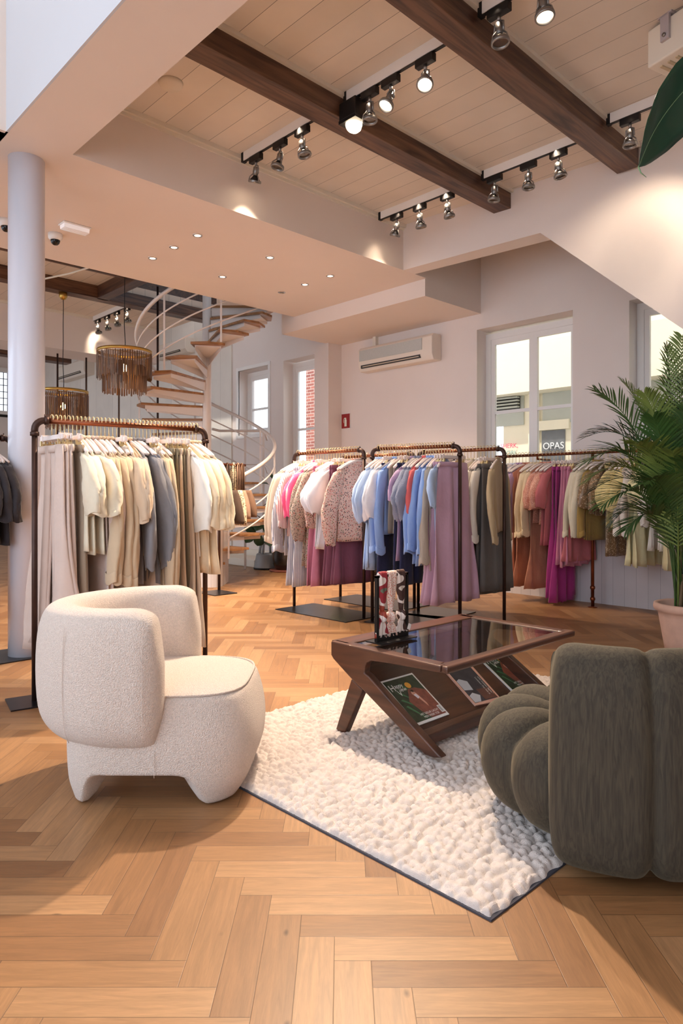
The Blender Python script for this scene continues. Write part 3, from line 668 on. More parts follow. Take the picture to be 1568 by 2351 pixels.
# ---------------------------------------------------------------- cloth materials
def cloth(name, col, pat=None, c2=None, sc_=1., rough=.85):
    key = 'cloth_'+name
    if key in _M: return _M[key]
    m = mat(key, col, rough, noise=.05, nscale=5., sheen=.25, bump=.5, bscale=16.)
    nt = m.node_tree; b = nt.nodes['Principled BSDF']; N = nt.nodes.new; L = nt.links.new
    if pat:
        src = b.inputs['Base Color'].links[0].from_socket; tc = N('ShaderNodeTexCoord')
        mx = N('ShaderNodeMix'); mx.data_type = 'RGBA'; L(src, mx.inputs[6]); mx.inputs[7].default_value = (*lin(c2), 1)
        if pat in ('stripe', 'check'):
            s = N('ShaderNodeSeparateXYZ'); L(tc.outputs['Object'], s.inputs[0])
            def st(i):
                a = N('ShaderNodeMath'); a.operation = 'MULTIPLY'; a.inputs[1].default_value = 1/(.016*sc_); L(s.outputs[i], a.inputs[0])
                f = N('ShaderNodeMath'); f.operation = 'FRACT'; L(a.outputs[0], f.inputs[0])
                g = N('ShaderNodeMath'); g.operation = 'LESS_THAN'; g.inputs[1].default_value = .3 if pat == 'stripe' else .5; L(f.outputs[0], g.inputs[0]); return g.outputs[0]
            if pat == 'stripe': L(st(1), mx.inputs[0])
            else:
                a = N('ShaderNodeMath'); a.operation = 'ADD'; L(st(1), a.inputs[0]); L(st(2), a.inputs[1])
                q = N('ShaderNodeMath'); q.operation = 'MULTIPLY'; q.inputs[1].default_value = .5; L(a.outputs[0], q.inputs[0]); L(q.outputs[0], mx.inputs[0])
        else:
            v = N('ShaderNodeTexVoronoi'); v.inputs['Scale'].default_value = (70 if pat == 'floral' else 45)/sc_; L(tc.outputs['Object'], v.inputs['Vector'])
            r = N('ShaderNodeMapRange'); r.inputs[1].default_value = .30; r.inputs[2].default_value = .42; r.inputs[3].default_value = 1; r.inputs[4].default_value = 0; L(v.outputs['Distance'], r.inputs[0])
            if pat == 'floral':
                hs = N('ShaderNodeValToRGB'); hs.color_ramp.interpolation = 'CONSTANT'; e = hs.color_ramp.elements
                e[0].color = (*lin(c2),1); e[1].position = .4; e[1].color = (*lin((70,60,62)),1); q = e.new(.65); q.color = (*lin((178,82,70)),1); q = e.new(.82); q.color = (*lin((110,116,84)),1)
                s = N('ShaderNodeSeparateColor'); L(v.outputs['Color'], s.inputs[0]); L(s.outputs[0], hs.inputs[0]); L(hs.outputs[0], mx.inputs[7])
            L(r.outputs[0], mx.inputs[0])
        L(mx.outputs[2], b.inputs['Base Color'])
    return m
hang_m = mat('hanger_paint', (238,224,218), .4)
gold_m = mat('hanger_gold', (232,210,160), .35, metal=.7)
# ---------------------------------------------------------------- hangers: one of each kind, copied later
def hook_mb():
    P = [(0, .022*math.cos(a), .0+.024*math.sin(a)) for a in [r_(200-10*i) for i in range(24)]]
    P += [(0, .0, -.030), (0, 0, -.06), (0, 0, -.105)]
    return MB().tube(P, .0028, 6)
def hanger_wood():
    t = thing('clothes_hanger', 'x', 'clothes hanger')
    hook_mb().build('hook', gold_m, t)
    R = []
    for i in range(17):
        u = -1+i/8.; z = -.110-.085*abs(u)**1.4-.004*(u*u); y = .215*u
        hz, hxx = .014-.003*abs(u), .007+.005*abs(u)
        R.append([(hxx*math.cos(2*PI*j/8)-.01*(1-abs(u)), y, z+hz*math.sin(2*PI*j/8)) for j in range(8)])
    MB().rings(R).build('shoulder_bar', hang_m, t)
    return t
def hanger_clip():
    t = thing('clip_hanger', 'x', 'clothes hanger')
    hook_mb().build('hook', gold_m, t)
    MB().box(-.006, .006, -.17, .17, -.125, -.097).build('bar', hang_m, t, bevel=.003)
    for s in (-1, 1):
        y = s*.13
        MB().box(-.010, -.002, y-.012, y+.012, -.19, -.14).box(.002, .010, y-.012, y+.012, -.19, -.14).tube([(-.012,y,-.143),(0,y,-.12),(.012,y,-.143)], .003, 6).box(-.018,-.010,y-.008,y+.008,-.155,-.125).build('clip', gold_m, t)
        MB().box(-.009, .009, y-.012, y+.012, -.130, -.089).build('slide', hang_m, t)
    return t
hw_, hc_ = hanger_wood(), hanger_clip()
used = {'w': False, 'c': False}
# ---------------------------------------------------------------- garments
def ring(y0, hw, th, z, n=36, fa=0., fk=18., ph=0., lean=0.):
    out = []
    for j in range(n):
        a = 2*PI*j/n; c, s = math.cos(a), math.sin(a)
        y = y0+hw*math.copysign(abs(c)**.75, c)
        x = th*math.copysign(abs(s)**.7, s)+fa*math.sin(fk*y+ph)+fa*.5*math.sin(fk*2.3*y+ph*2.1)+lean
        out.append((x, y, z+fa*.35*math.sin(fk*.9*y+ph*1.7)))
    return out
def body_top(mb, g, L, hw, flare, th, fold, fk, ph, zt=-.128, neck=.055):
    R = [ring(0, neck*.85, th*1.1, zt+.028), ring(0, neck, th*1.1, zt+.006), ring(0, neck+.02, th, zt-.004)]
    for u in (.35, .6, .82, .96): R.append(ring(0, neck+(hw-neck)*u, th*(1-.25*u), zt-.004-.085*u**1.2))
    R.append(ring(0, hw, th*.9, zt-.11))
    m = 11
    for i in range(1, m+1):
        v = i/m; h = hw*(.98-.06*math.sin(PI*v*.8))+flare*v*v
        R.append(ring(0, h, th*(.95+.35*v), zt-.11-(L-.11)*v, fa=fold*(.25+.75*v), fk=fk, ph=ph+.5*v))
    mb.rings(R)
def sleeve(mb, sd, hw, SL, sw, end, ph, zt=-.128, puff=0., swing=0., parts=None):
    n, m = 16, 10; R = []
    tot = SL
    for i in range(m+1):
        v = i/m
        y = hw-.030+.095*math.sin(min(1, v*1.5)*PI/2)*min(1, SL/.3)+.03*v-(.045*max(0, v-.6))*(SL > .45)
        z = zt-.09-tot*v*(.98)
        w = sw*(1-v)+end*v; w *= (.80+.2*min(1, v*5)); w += puff*math.sin(PI*min(1, v*1.0))**1.3
        if puff and v > .9: w *= .75
        th = w*.42
        tl = .35*(1-v)
        x0 = swing*v*v+.008*math.sin(ph+4*v)
        ring_ = []
        for j in range(n):
            a = 2*PI*j/n; c, s = math.cos(a), math.sin(a)
            k = 1+.14*math.sin(3*a+ph+v*7)+.05*math.sin(5*a-v*19+ph)
            ring_.append((x0+th*s*k, sd*(y+w*c*k), z+w*c*k*tl*(-1)+.012*math.sin(2*a+ph)*v))
        R.append(ring_)
    if parts is not None and SL > .5:
        cb = MB().rings([[tuple(Vector((x0, sd*y, z))+(Vector(p)-Vector((x0, sd*y, z)))*q+Vector((0,0,dz))) for p in R[-1]] for q, dz in ((1.02,.055),(1.10,.05),(1.12,.0),(1.08,-.006),(.9,-.004))], cap=False); parts.append(('cuff', cb))
    C0 = Vector((x0, sd*y, z)); R.append([tuple(C0+(Vector(p)-C0)*.97+Vector((0,0,-.003))) for p in R[-1]]); R.append([tuple(C0+(Vector(p)-C0)*.80+Vector((0,0,.035))) for p in R[-2]])
    mb.rings(R)
def garment(kind, m, rn, **k):
    g = lambda a, d: k.get(a, d)
    mb = MB(); parts = []; ph = rn.uniform(0, 6); L = g('L', .68)*rn.uniform(.98, 1.02)*(1.08 if kind == 'top' else 1)
    if kind in ('top', 'dress'):
        hw = g('hw', .25); th = g('th', .011)
        body_top(mb, g, L, hw, g('flare', .02), th, g('fold', .006)*1.7, g('fk', 22), ph)
        SL = g('SL', .55)*1.13
        if SL:
            for sd in (-1, 1): sleeve(mb, sd, hw, SL*rn.uniform(.97, 1.03), g('sw', .075), g('end', .045), rn.uniform(0, 6), puff=g('puff', 0), swing=rn.uniform(-.035, .012), parts=parts)
        nk = .058
        parts.append(('collar', MB().tube([(.012*math.cos(2*PI*q/20), nk*math.sin(2*PI*q/20), -.103-.012*math.cos(2*PI*q/20)*0) for q in range(21)], .0075, 6, flat=1.6)))
    elif kind == 'trousers':
        hw = g('hw', .185); wl = g('wl', .13); sp = g('sp', .03)
        for sd in (-1, 1):
            R = []
            for i in range(15):
                v = i/14; z = -.165-L*v
                c = sd*(hw*.5+sp*v); h = hw*.52*(1-v)+wl*v if v > .2 else hw*.52+(wl-hw*.52)*v*.9
                R.append(ring(c, h, g('th', .013)+.006*v, z, 22, fa=g('fold', .006)*1.5*(.3+v), fk=g('fk', 26), ph=ph+sd, lean=sd*.004))
            mb.rings(R)
        parts.append(('waistband', MB().rings([ring(0, hw*1.04, .017, -.157, 28, .003, 40, ph), ring(0, hw*1.05, .019, -.175, 28, .003, 40, ph), ring(0, hw*1.05, .018, -.198, 28, .004, 40, ph)])))
    elif kind == 'skirt':
        hw = g('hw', .15); R = []
        for i in range(15):
            v = i/14; R.append(ring(0, hw+g('flare', .1)*v**.8, .012+.012*v, -.16-L*v, 44, fa=g('fold', .014)*(.25+v), fk=g('fk', 34), ph=ph+v*.6))
        mb.rings(R)
    return mb, parts
nH_ = 'copper wall rail'
NM = {'top': 'blouse', 'dress': 'dress', 'trousers': 'trousers', 'skirt': 'skirt'}
def fill(rack, p0, p1, z, rz, specs, seed, grp):
    """hang the garments, left to right as the photo shows them, between two points of the rail"""
    rn = random.Random(seed); tot = sum(s[0] for s in specs); i = 0
    p0, p1 = Vector(p0), Vector(p1)
    for (n, kind, m, desc, kw) in specs:
        for _ in range(n):
            u = (i+.5)/tot; p = p0.lerp(p1, u); i += 1
            a = rz+r_(rn.uniform(-7, 7)+kw.get('tw', 8 if abs(rz) < .5 else -8)); nm = kw.get('nm', NM[kind])
            mb, pts_ = garment(kind, m, rn, **kw)
            o = mb.build(nm, m, loc=(p.x, p.y, z+.013), rot=(0, r_(rn.uniform(-1.5, 1.5)), a))
            tag(o, '%s, %s from left on %s' % (desc, ordn(i), rack), kw.get('cat', {'blouse':'shirt'}.get(nm, nm)), grp)
            for pn, pm in pts_: pm.build(pn, m, o)
            if rack == nH_: o.scale = (1, .86, 1)
            key = 'c' if kind in ('trousers', 'skirt') else 'w'; src = hc_ if key == 'c' else hw_
            h = dup(src) if used[key] else src; used[key] = True
            h.location = (p.x, p.y, z+.013); h.rotation_euler = (0, 0, a+(r_(rn.uniform(-9, 9)) if key == 'w' else 0))
            tag(h, '%s hanger with gold hook, %s from left on %s' % ('white wooden' if key == 'w' else 'white clip', ordn(i), rack), None, 'hangers on '+rack)
# ---------------------------------------------------------------- racks of pipe
def rack(label, p0, p1, h, plate=None, plates=None, rail=copper_m, post=darkpipe_m, r=.017, posts=(1, 1), ends=True):
    p0, p1 = Vector(p0), Vector(p1); c = (p0+p1)/2; d = (p1-p0); Ln = d.length; a = math.atan2(d.y, d.x)
    t = thing('clothes_rack', label, 'clothes rack', (c.x, c.y, 0), a)
    h2 = Ln/2; e = .055
    MB().tube([(-h2+e, 0, h), (h2-e, 0, h)], r, 14).build('rail', rail, t)
    for s, on in ((-1, posts[0]), (1, posts[1])):
        if not on: continue
        MB().tube([(s*h2, 0, .006), (s*h2, 0, h-e-.02)], r*.95, 14).build('post', post, t)
        P = [(s*(h2-e+e*math.sin(q*PI/12)), 0, h-e+e*math.cos(q*PI/12)) for q in range(7)]
        el = MB().tube([(s*(h2-e-.02), 0, h)]+P+[(s*h2, 0, h-e-.02)], r*1.18, 14)
        el.lathe([(r*1.2,-.012),(r*1.5,-.010),(r*1.5,.010),(r*1.2,.012)], 18, c=(s*h2, 0, h-e-.025))
        el.tube([(s*(h2-e-.02),0,h),(s*(h2-e+.002),0,h)], r*1.5, 14)
        el.tube([(s*(h2-e),0,h+r),(s*(h2-e),0,h+r+.02)], .004, 6)
        el.build('elbow', post, t)
    for q in (plates or ([plate] if plate else [])):
        MB().box(q[0], q[1], q[2], q[3], 0, .008).build('base_plate', iron_m, t)
    return t
H = 1.63
beige = cloth('beige', (206,188,170)); beige2 = cloth('pinkish_beige', (212,190,178)); taupe = cloth('taupe', (158,140,120)); cream = cloth('cream', (226,214,190)); cream2 = cloth('warm_cream', (228,208,176))
sand = cloth('sand', (200,176,146)); olive = cloth('olive_taupe', (128,116,94)); slate = cloth('slate', (128,126,130)); slate2 = cloth('blue_slate', (112,118,130)); ecru = cloth('ecru_rib', (208,184,158))
ivory = cloth('ivory', (236,230,220)); white = cloth('white', (236,236,244)); black = cloth('charcoal', (48,42,46)); denim = cloth('denim', (48,66,108)); navy = cloth('navy_denim', (44,48,84))
sky = cloth('sky_blue', (180,204,240)); sky2 = cloth('blue_cotton', (146,178,234)); lilac = cloth('lilac', (196,160,182)); lilac2 = cloth('pale_lilac', (190,160,196)); mauve = cloth('mauve', (122,70,92)); pinkt = cloth('rose_pink', (200,128,154))
hot = cloth('hot_pink', (240,92,140), rough=.95); coral = cloth('coral', (222,104,104)); stone = cloth('stone', (186,176,164)); ging = cloth('gingham', (170,176,196), 'check', (80,88,120), .35)
strb = cloth('blue_stripe', (228,228,234), 'stripe', (120,128,160), 1.); strr = cloth('red_stripe', (232,222,220), 'stripe', (190,120,118), 1.1); flo = cloth('floral_pink', (216,184,172), 'floral', (204,120,110)); flo2 = cloth('floral_grey', (176,158,146), 'floral', (96,88,86))
green = cloth('pale_green', (172,192,156)); rose = cloth('rose', (198,112,118)); pkseq = cloth('pink_sequin', (214,148,130), 'dots', (240,196,176), .5, .4); peach = cloth('peach', (208,146,120)); fuch = cloth('fuchsia', (168,52,128)); gold = cloth('old_gold', (164,132,70)); bronze = cloth('bronze_brocade', (132,102,72), 'dots', (190,166,138), .9, .35)
butter = cloth('butter_yellow', (226,208,148)); pale = cloth('pale_yellow', (232,222,178)); offw = cloth('off_white', (232,220,210)); rust = cloth('rust', (140,70,44)); grey = cloth('grey_wool', (104,98,94)); tan = cloth('tan_denim', (190,166,130)); leop = cloth('leopard', (206,186,156), 'dots', (90,66,50), 1.)
# rack A, near left
nA = 'near left rack'
rack('copper pipe clothes rack full of beige clothes behind the white armchair', (1.45, 4.06), (2.47, 3.86), H, plates=[(-.66,-.36,-.13,.13),(.36,.66,-.13,.13)])
fill(nA, (1.53, 4.045), (2.42, 3.87), H, r_(-11), [
 (2,'trousers',beige2,'wide light beige cargo trousers',dict(L=1.2,wl=.15,sp=.06,fold=.024,fk=24,tw=12)),
 (2,'trousers',beige2,'light beige cotton trousers with side pockets',dict(L=1.17,wl=.14,sp=.03,fold=.016,tw=8)),
 (2,'trousers',taupe,'straight taupe trousers',dict(L=1.08)),
 (3,'top',cream,'cream marl sweatshirt with wide short sleeves',dict(L=.60,SL=.30,sw=.10,end=.10,th=.013)),
 (2,'dress',beige2,'long dusty pink beige dress',dict(L=1.02,SL=.5,flare=.02)),
 (4,'top',sand,'sand cotton shirt with long cuffed sleeves',dict(L=.74,SL=.66,sw=.085,end=.06,fold=.009)),
 (2,'trousers',beige,'light beige trousers',dict(L=1.05)),
 (3,'top',ecru,'beige marl sweatshirt with elbow sleeves',dict(L=.62,SL=.34,sw=.09,end=.085)),
 (3,'top',slate,'slate grey blouse with gathered cuffs',dict(L=.78,SL=.58,sw=.07,end=.06,puff=.02)),
 (2,'trousers',beige,'grey beige corduroy trousers',dict(L=1.06)),
 (2,'dress',sand,'long sand knitted cardigan',dict(L=1.0,SL=.78)),
 (4,'trousers',olive,'olive taupe wide trousers',dict(L=1.16,wl=.16)),
 (3,'trousers',ecru,'long ecru trousers',dict(L=1.2,wl=.18,sp=.06)),
 (1,'top',ivory,'ivory short-sleeved blouse',dict(L=.66,SL=.40,sw=.09,end=.09)),
 (4,'top',cream2,'warm cream short-sleeved blouse',dict(L=.74,SL=.38,sw=.09,end=.095,flare=.04,fold=.012)),
], 11, 'beige clothes on the near left rack')
# rack B, left edge
nB = 'left edge rack'
q = D(26, 1500, 5.12)
rack('dark pipe clothes rack cut by the left picture edge, behind the column', (q.x-1.3, q.y), (q.x, q.y), 1.62, plates=[(.42,.74,-.3,.15)])
fill(nB, (q.x-.62, q.y), (q.x-.10, q.y), 1.62, 0, [
 (3,'trousers',denim,'blue denim jeans',dict(L=1.12,wl=.11)),(3,'top',black,'charcoal short-sleeved top',dict(L=.75,SL=.34,sw=.09,end=.09)),
 (2,'trousers',slate2,'dark grey blue jeans',dict(L=1.1)),(3,'top',black,'black short-sleeved top',dict(L=.72,SL=.34,sw=.09,end=.09)),(2,'trousers',denim,'blue jeans with frayed hems',dict(L=1.16,wl=.11)),(3,'top',black,'black loose top with short sleeves',dict(L=.62,SL=.36,sw=.09,end=.09))], 12, 'dark clothes at the left edge')
# rack D, pink group
nD = 'pink clothes rack'
rack('dark pipe clothes rack with pink and floral clothes beside the striped shirts', (4.68, 5.58), (4.70, 4.56), H, plates=[(-.50,.53,-.27,.27)])
fill(nD, (4.68, 5.53), (4.70, 4.61), H, r_(90), [
 (2,'top',beige,'beige trench jacket with long cuffed sleeves',dict(L=.80,SL=.66,sw=.07,end=.055)),
 (2,'top',strb,'blue and white striped shirt with wide cuffs',dict(L=.86,SL=.72,sw=.07,end=.06)),
 (1,'top',strr,'red and white striped shirt',dict(L=.7,SL=.5)),
 (2,'trousers',strb,'long striped trousers',dict(L=1.22,wl=.15)),
 (1,'top',ivory,'ivory short-sleeved top',dict(L=.6,SL=.3)),
 (2,'top',hot,'fluffy hot pink sweater with wide short sleeves',dict(L=.58,SL=.40,sw=.10,end=.08,th=.018)),
 (2,'dress',flo2,'crinkled floral dress with long sleeves',dict(L=1.05,SL=.62,sw=.07,end=.06,puff=.02)),
 (2,'trousers',pinkt,'wide rose pink trousers',dict(L=1.20,wl=.15,fold=.012)),
 (1,'top',flo,'pink floral blouse',dict(L=.6,SL=.5)),
 (3,'top',white,'white blouse with puffed short sleeves',dict(L=.78,SL=.36,sw=.09,end=.07,puff=.04,flare=.06,fold=.012)),
 (2,'trousers',mauve,'dark mauve trousers',dict(L=1.16,wl=.15)),
 (2,'skirt',mauve,'dark mauve skirt',dict(L=1.14,flare=.1)),
 (2,'top',flo,'pink floral blouse with long ruffled sleeves',dict(L=.72,SL=.62,sw=.075,end=.06,puff=.02)),
], 13, 'pink and floral clothes')
# rack G behind D
nG = 'green skirt rack'
rack('dark pipe clothes rack with green skirts behind the pink clothes', (5.50, 5.72), (5.50, 4.60), H, plates=[(-.55,.55,-.27,.27)])
fill(nG, (5.5, 5.65), (5.5, 4.66), H, r_(90), [
 (3,'skirt',green,'long pale green skirt',dict(L=1.28,flare=.10)),(1,'top',ivory,'ivory blouse',dict(L=.7,SL=.5)),(3,'dress',flo2,'grey floral dress',dict(L=1.28,SL=.3)),(2,'top',white,'plain white blouse',dict(L=.7,SL=.5)),(2,'skirt',flo2,'floral skirt',dict(L=1.2)),(1,'trousers',olive,'olive trousers',dict(L=1.1))], 14, 'clothes on the back green rack')
# rack E, blue and lilac group
nE = 'blue clothes rack'
rack('dark pipe clothes rack with blue and lilac clothes behind the coffee table', (4.69, 4.44), (4.93, 3.60), H, plates=[(-.46,.46,-.12,.50)])
fill(nE, (4.70, 4.385), (4.915, 3.65), H, r_(106-0), [
 (3,'top',sky,'light blue blouse with puffed short sleeves',dict(L=.92,SL=.42,sw=.09,end=.07,puff=.035,flare=.05,fold=.012)),
 (3,'top',white,'white and blue ruffled blouse',dict(L=.56,SL=.40,sw=.08,end=.08,puff=.02,fold=.012)),
 (1,'trousers',navy,'navy denim trousers',dict(L=1.12,wl=.13)),
 (2,'top',sky2,'blue shirt with white lace cuffs',dict(L=.62,SL=.66,sw=.075,end=.06)),
 (3,'top',stone,'stone sleeveless waistcoat',dict(L=.62,SL=0,hw=.2)),
 (2,'trousers',navy,'dark navy denim trousers',dict(L=1.08,wl=.13)),
 (1,'top',lilac2,'lilac top with short sleeves',dict(L=.84,SL=.25)),
 (3,'top',ging,'grey blue gingham blouse with puffed sleeves',dict(L=.72,SL=.40,sw=.085,end=.07,puff=.04)),
 (2,'top',coral,'coral knitted top',dict(L=.5,SL=.34)),
 (3,'top',sky2,'blue embroidered shirt with long sleeves',dict(L=.86,SL=.66,sw=.075,end=.06)),
 (2,'top',stone,'stone knitted cardigan with long sleeves',dict(L=.9,SL=.74,sw=.065,end=.05)),
 (1,'dress',sky,'pale blue long dress',dict(L=1.0,SL=.3)),
 (3,'trousers',lilac,'wide lilac trousers with elastic waist',dict(L=1.22,wl=.165,sp=.07,fold=.012,hw=.18,tw=-22)),
], 15, 'blue and lilac clothes')
# rack F behind E
nF = 'cream jacket rack'
rack('dark pipe clothes rack with cream jackets right of the lilac trousers', (5.42, 4.48), (5.53, 3.53), H, plates=[(-.50,.02,-.30,.30)])
fill(nF, (5.425, 4.42), (5.525, 3.58), H, r_(96), [
 (2,'top',sky,'blue blouse mostly hidden',dict(L=.9,SL=.5)),(3,'dress',beige,'beige dress mostly hidden',dict(L=1.0,SL=.5)),(3,'top',white,'white blouse mostly hidden',dict(L=.8,SL=.5)),(2,'skirt',rust,'rust skirt',dict(L=1.0)),
 (1,'trousers',black,'black trousers',dict(L=1.1)),(2,'top',black,'dark navy top',dict(L=.6,SL=.5)),(2,'trousers',grey,'grey wool trousers',dict(L=1.16,wl=.13)),(2,'top',cream,'light tan jacket with long sleeves',dict(L=.66,SL=.6,sw=.075,end=.055)),
 (4,'top',ivory,'cream jacket with long sleeves',dict(L=.66,SL=.6,sw=.07,end=.05,tw=0,hw=.22)),(2,'trousers',grey,'grey trousers with wide legs',dict(L=1.2,wl=.13)),(1,'top',tan,'tan denim jacket with chest pocket',dict(L=.62,SL=.62,sw=.075,end=.055,th=.016,tw=14)),
], 16, 'clothes on the right rack')
# rail along the window wall
nH = 'copper wall rail'
t = thing('wall_rail', 'long copper clothes rail along the window wall with round flanged post', 'clothes rail', (6.93, 3.34, 0), 0)
MB().tube([(0, 1.2, 1.645), (0, -2.2, 1.645)], .017, 14).build('rail', copper_m, t)
for y in (0., -1.7): 
    MB().tube([(0,y,.0),(0,y,1.645)], .017, 14).lathe([(.018,.07),(.026,.08),(.026,.10),(.018,.11)], 18, c=(0,y,0)).lathe([(.02,.19),(.026,.20),(.026,.22),(.018,.23)], 18, c=(0,y,0)).build('post', copper_m, t)
    MB().lathe([(0,0),(.05,0),(.05,.008),(.02,.012)], 24, c=(0,y,0)).build('flange', copper_m, t)
for y in (.65, -1.0): MB().tube([(0,y,1.645),(0,y,1.60),(.28,y,1.60)], .012, 10).build('bracket', copper_m, t)
fill(nH, (6.93, 4.42), (6.93, 1.75), 1.645, r_(90), [
 (2,'top',ivory,'ivory blouse on the wall rail',dict(L=.7,SL=.5)),(2,'top',white,'white shirt partly behind the tan jacket',dict(L=.7,SL=.5)),(2,'top',lilac2,'pale pink blouse',dict(L=.7,SL=.5)),
 (2,'dress',peach,'long peach satin dress',dict(L=1.38,SL=0,flare=.1,fold=.016)),
 (3,'top',cream2,'light tan knitted cardigan',dict(L=.72,SL=.62,sw=.085,end=.065,th=.016)),
 (1,'dress',peach,'floor-length peach dress beside the cardigans',dict(L=1.38,SL=0,flare=.12,fold=.016)),
 (2,'top',pkseq,'pink sequinned top with wide short sleeves',dict(L=.6,SL=.36,sw=.12,end=.12)),
 (2,'top',rose,'rose top with short sleeves',dict(L=.82,SL=.34,sw=.10,end=.09)),
 (2,'trousers',fuch,'very long fuchsia trousers pooling at the floor',dict(L=1.44,wl=.16,sp=.05,fold=.018)),
 (3,'trousers',pinkt,'wide peach pink trousers',dict(L=1.06,wl=.15,sp=.05,fold=.012)),
 (1,'skirt',rose,'rose pink skirt',dict(L=1.02,flare=.16)),
 (3,'top',cream,'cream shirt with long sleeves',dict(L=.72,SL=.62,sw=.07)),
 (2,'top',gold,'old gold blouse with long sleeves',dict(L=.74,SL=.6,sw=.07)),
 (2,'top',bronze,'metallic bronze jacket with rolled sleeves',dict(L=.5,SL=.34,sw=.10,end=.10)),
 (2,'skirt',bronze,'metallic bronze brocade skirt',dict(L=.92,flare=.06,fold=.008)),
 (3,'top',butter,'butter yellow blouse with puffed sleeves',dict(L=.62,SL=.36,sw=.09,end=.08,puff=.05)),
 (2,'top',offw,'off-white shirt with long sleeves',dict(L=.62,SL=.58,sw=.075,end=.06)),
 (2,'skirt',pale,'pale yellow pleated skirt',dict(L=1.02,flare=.14,fold=.018)),
 (2,'top',pale,'pale yellow blouse',dict(L=.56,SL=.3,sw=.1,end=.1,puff=.03)),
 (4,'top',ivory,'ivory embroidered blouse with puffed sleeves',dict(L=.80,SL=.48,sw=.09,end=.07,puff=.04,fold=.012)),
 (2,'skirt',pale,'long pale yellow skirt',dict(L=1.02,flare=.14,fold=.018)),
 (3,'top',offw,'off-white ruffled blouse',dict(L=.82,SL=.5,sw=.09,end=.07,puff=.05)),
 (4,'trousers',offw,'off-white wide trousers',dict(L=1.20,wl=.14,fold=.012)),
 (3,'dress',rust,'rust dress beside the potted palm',dict(L=1.22,SL=0,flare=.12,fold=.018)),
 (2,'dress',peach,'long rose dress behind the palm',dict(L=1.2,SL=0,flare=.12)),
 (3,'top',offw,'off-white blouse behind the palm',dict(L=.7,SL=.5)),
], 17, 'clothes on the wall rail')
# a dark grey pouch rack with bags
q = Zp(503, 1356, 0); dx = .48
t = thing('clothes_rack', 'single post rack of bags behind the cream blouses', 'clothes rack', (q.x, q.y, 0), 0)
MB().tube([(0,0,0),(0,0,1.56)], .018, 12).build('post', darkpipe_m, t); MB().tube([(-.5,0,1.575),(.40,0,1.575)], .017, 12).build('rail', copper_m, t)
MB().box(-.30,.02,-.36,.03,0,.01).build('base_plate', iron_m, t)
bag_m = [cloth('grey_canvas', (104,98,96)), cloth('brown_cord', (74,54,42)), leop, cloth('taupe_quilt', (150,118,98)), cloth('brown_suede', (112,82,62))]
heart_m = mat('silver_heart', (236,222,200), .4, metal=.3)
def bag(x, m, label, rnd, hearts=False, w=.20, hh=.42):
    t = thing('tote_bag', label, 'bag', (q.x+x, q.y, 1.592), r_(rnd.uniform(-8, 8)), 'tote bags on the single post rack')
    for s in (-1, 1):
        P = [(s*.018, -.02, -.36), (s*.016, -.02, -.12), (s*.012, -.01, -.02), (0, 0, .004), (s*-.002, .01, -.02), (s*.010, .03, -.12), (s*.018, .09, -.36)]
        MB().tube(P, .022, 8, flat=.25).build('strap', m, t)
    R = []
    for i in range(9):
        v = i/8; R.append(ring(-.05-.05*v, w*(.72+.34*math.sin(v*PI*.62)), .018+.032*math.sin(v*PI), -.34-hh*v, 30, fa=.004, fk=24, ph=x*30))
    MB().rings(R).build('bag_body', m, t)
    if hearts:
        hb = MB()
        for i in range(16):
            y, z = -.05+rnd.uniform(-.15, .15), -.38-rnd.uniform(0, .36)
            for s in (-1,1): hb.prism([(y,z-.012),(y+.012,z+.004),(y+.006,z+.012),(y,z+.006),(y-.006,z+.012),(y-.012,z+.004)], 'x', s*.052, s*.055)
        hb.build('heart_print', heart_m, t)
rb = random.Random(4)
bag(.03, bag_m[0], 'dark grey tote bag printed with small silver hearts', rb, True)
bag(.12, bag_m[1], 'dark brown corduroy tote bag behind the heart print bag', rb)
bag(.21, bag_m[2], 'leopard print quilted tote bag', rb, False, .18, .44)
bag(.28, bag_m[3], 'taupe quilted puffer tote bag', rb, False, .18, .36)
bag(.34, bag_m[4], 'brown tote bag, farthest right on the bag rack', rb, False, .18, .34)
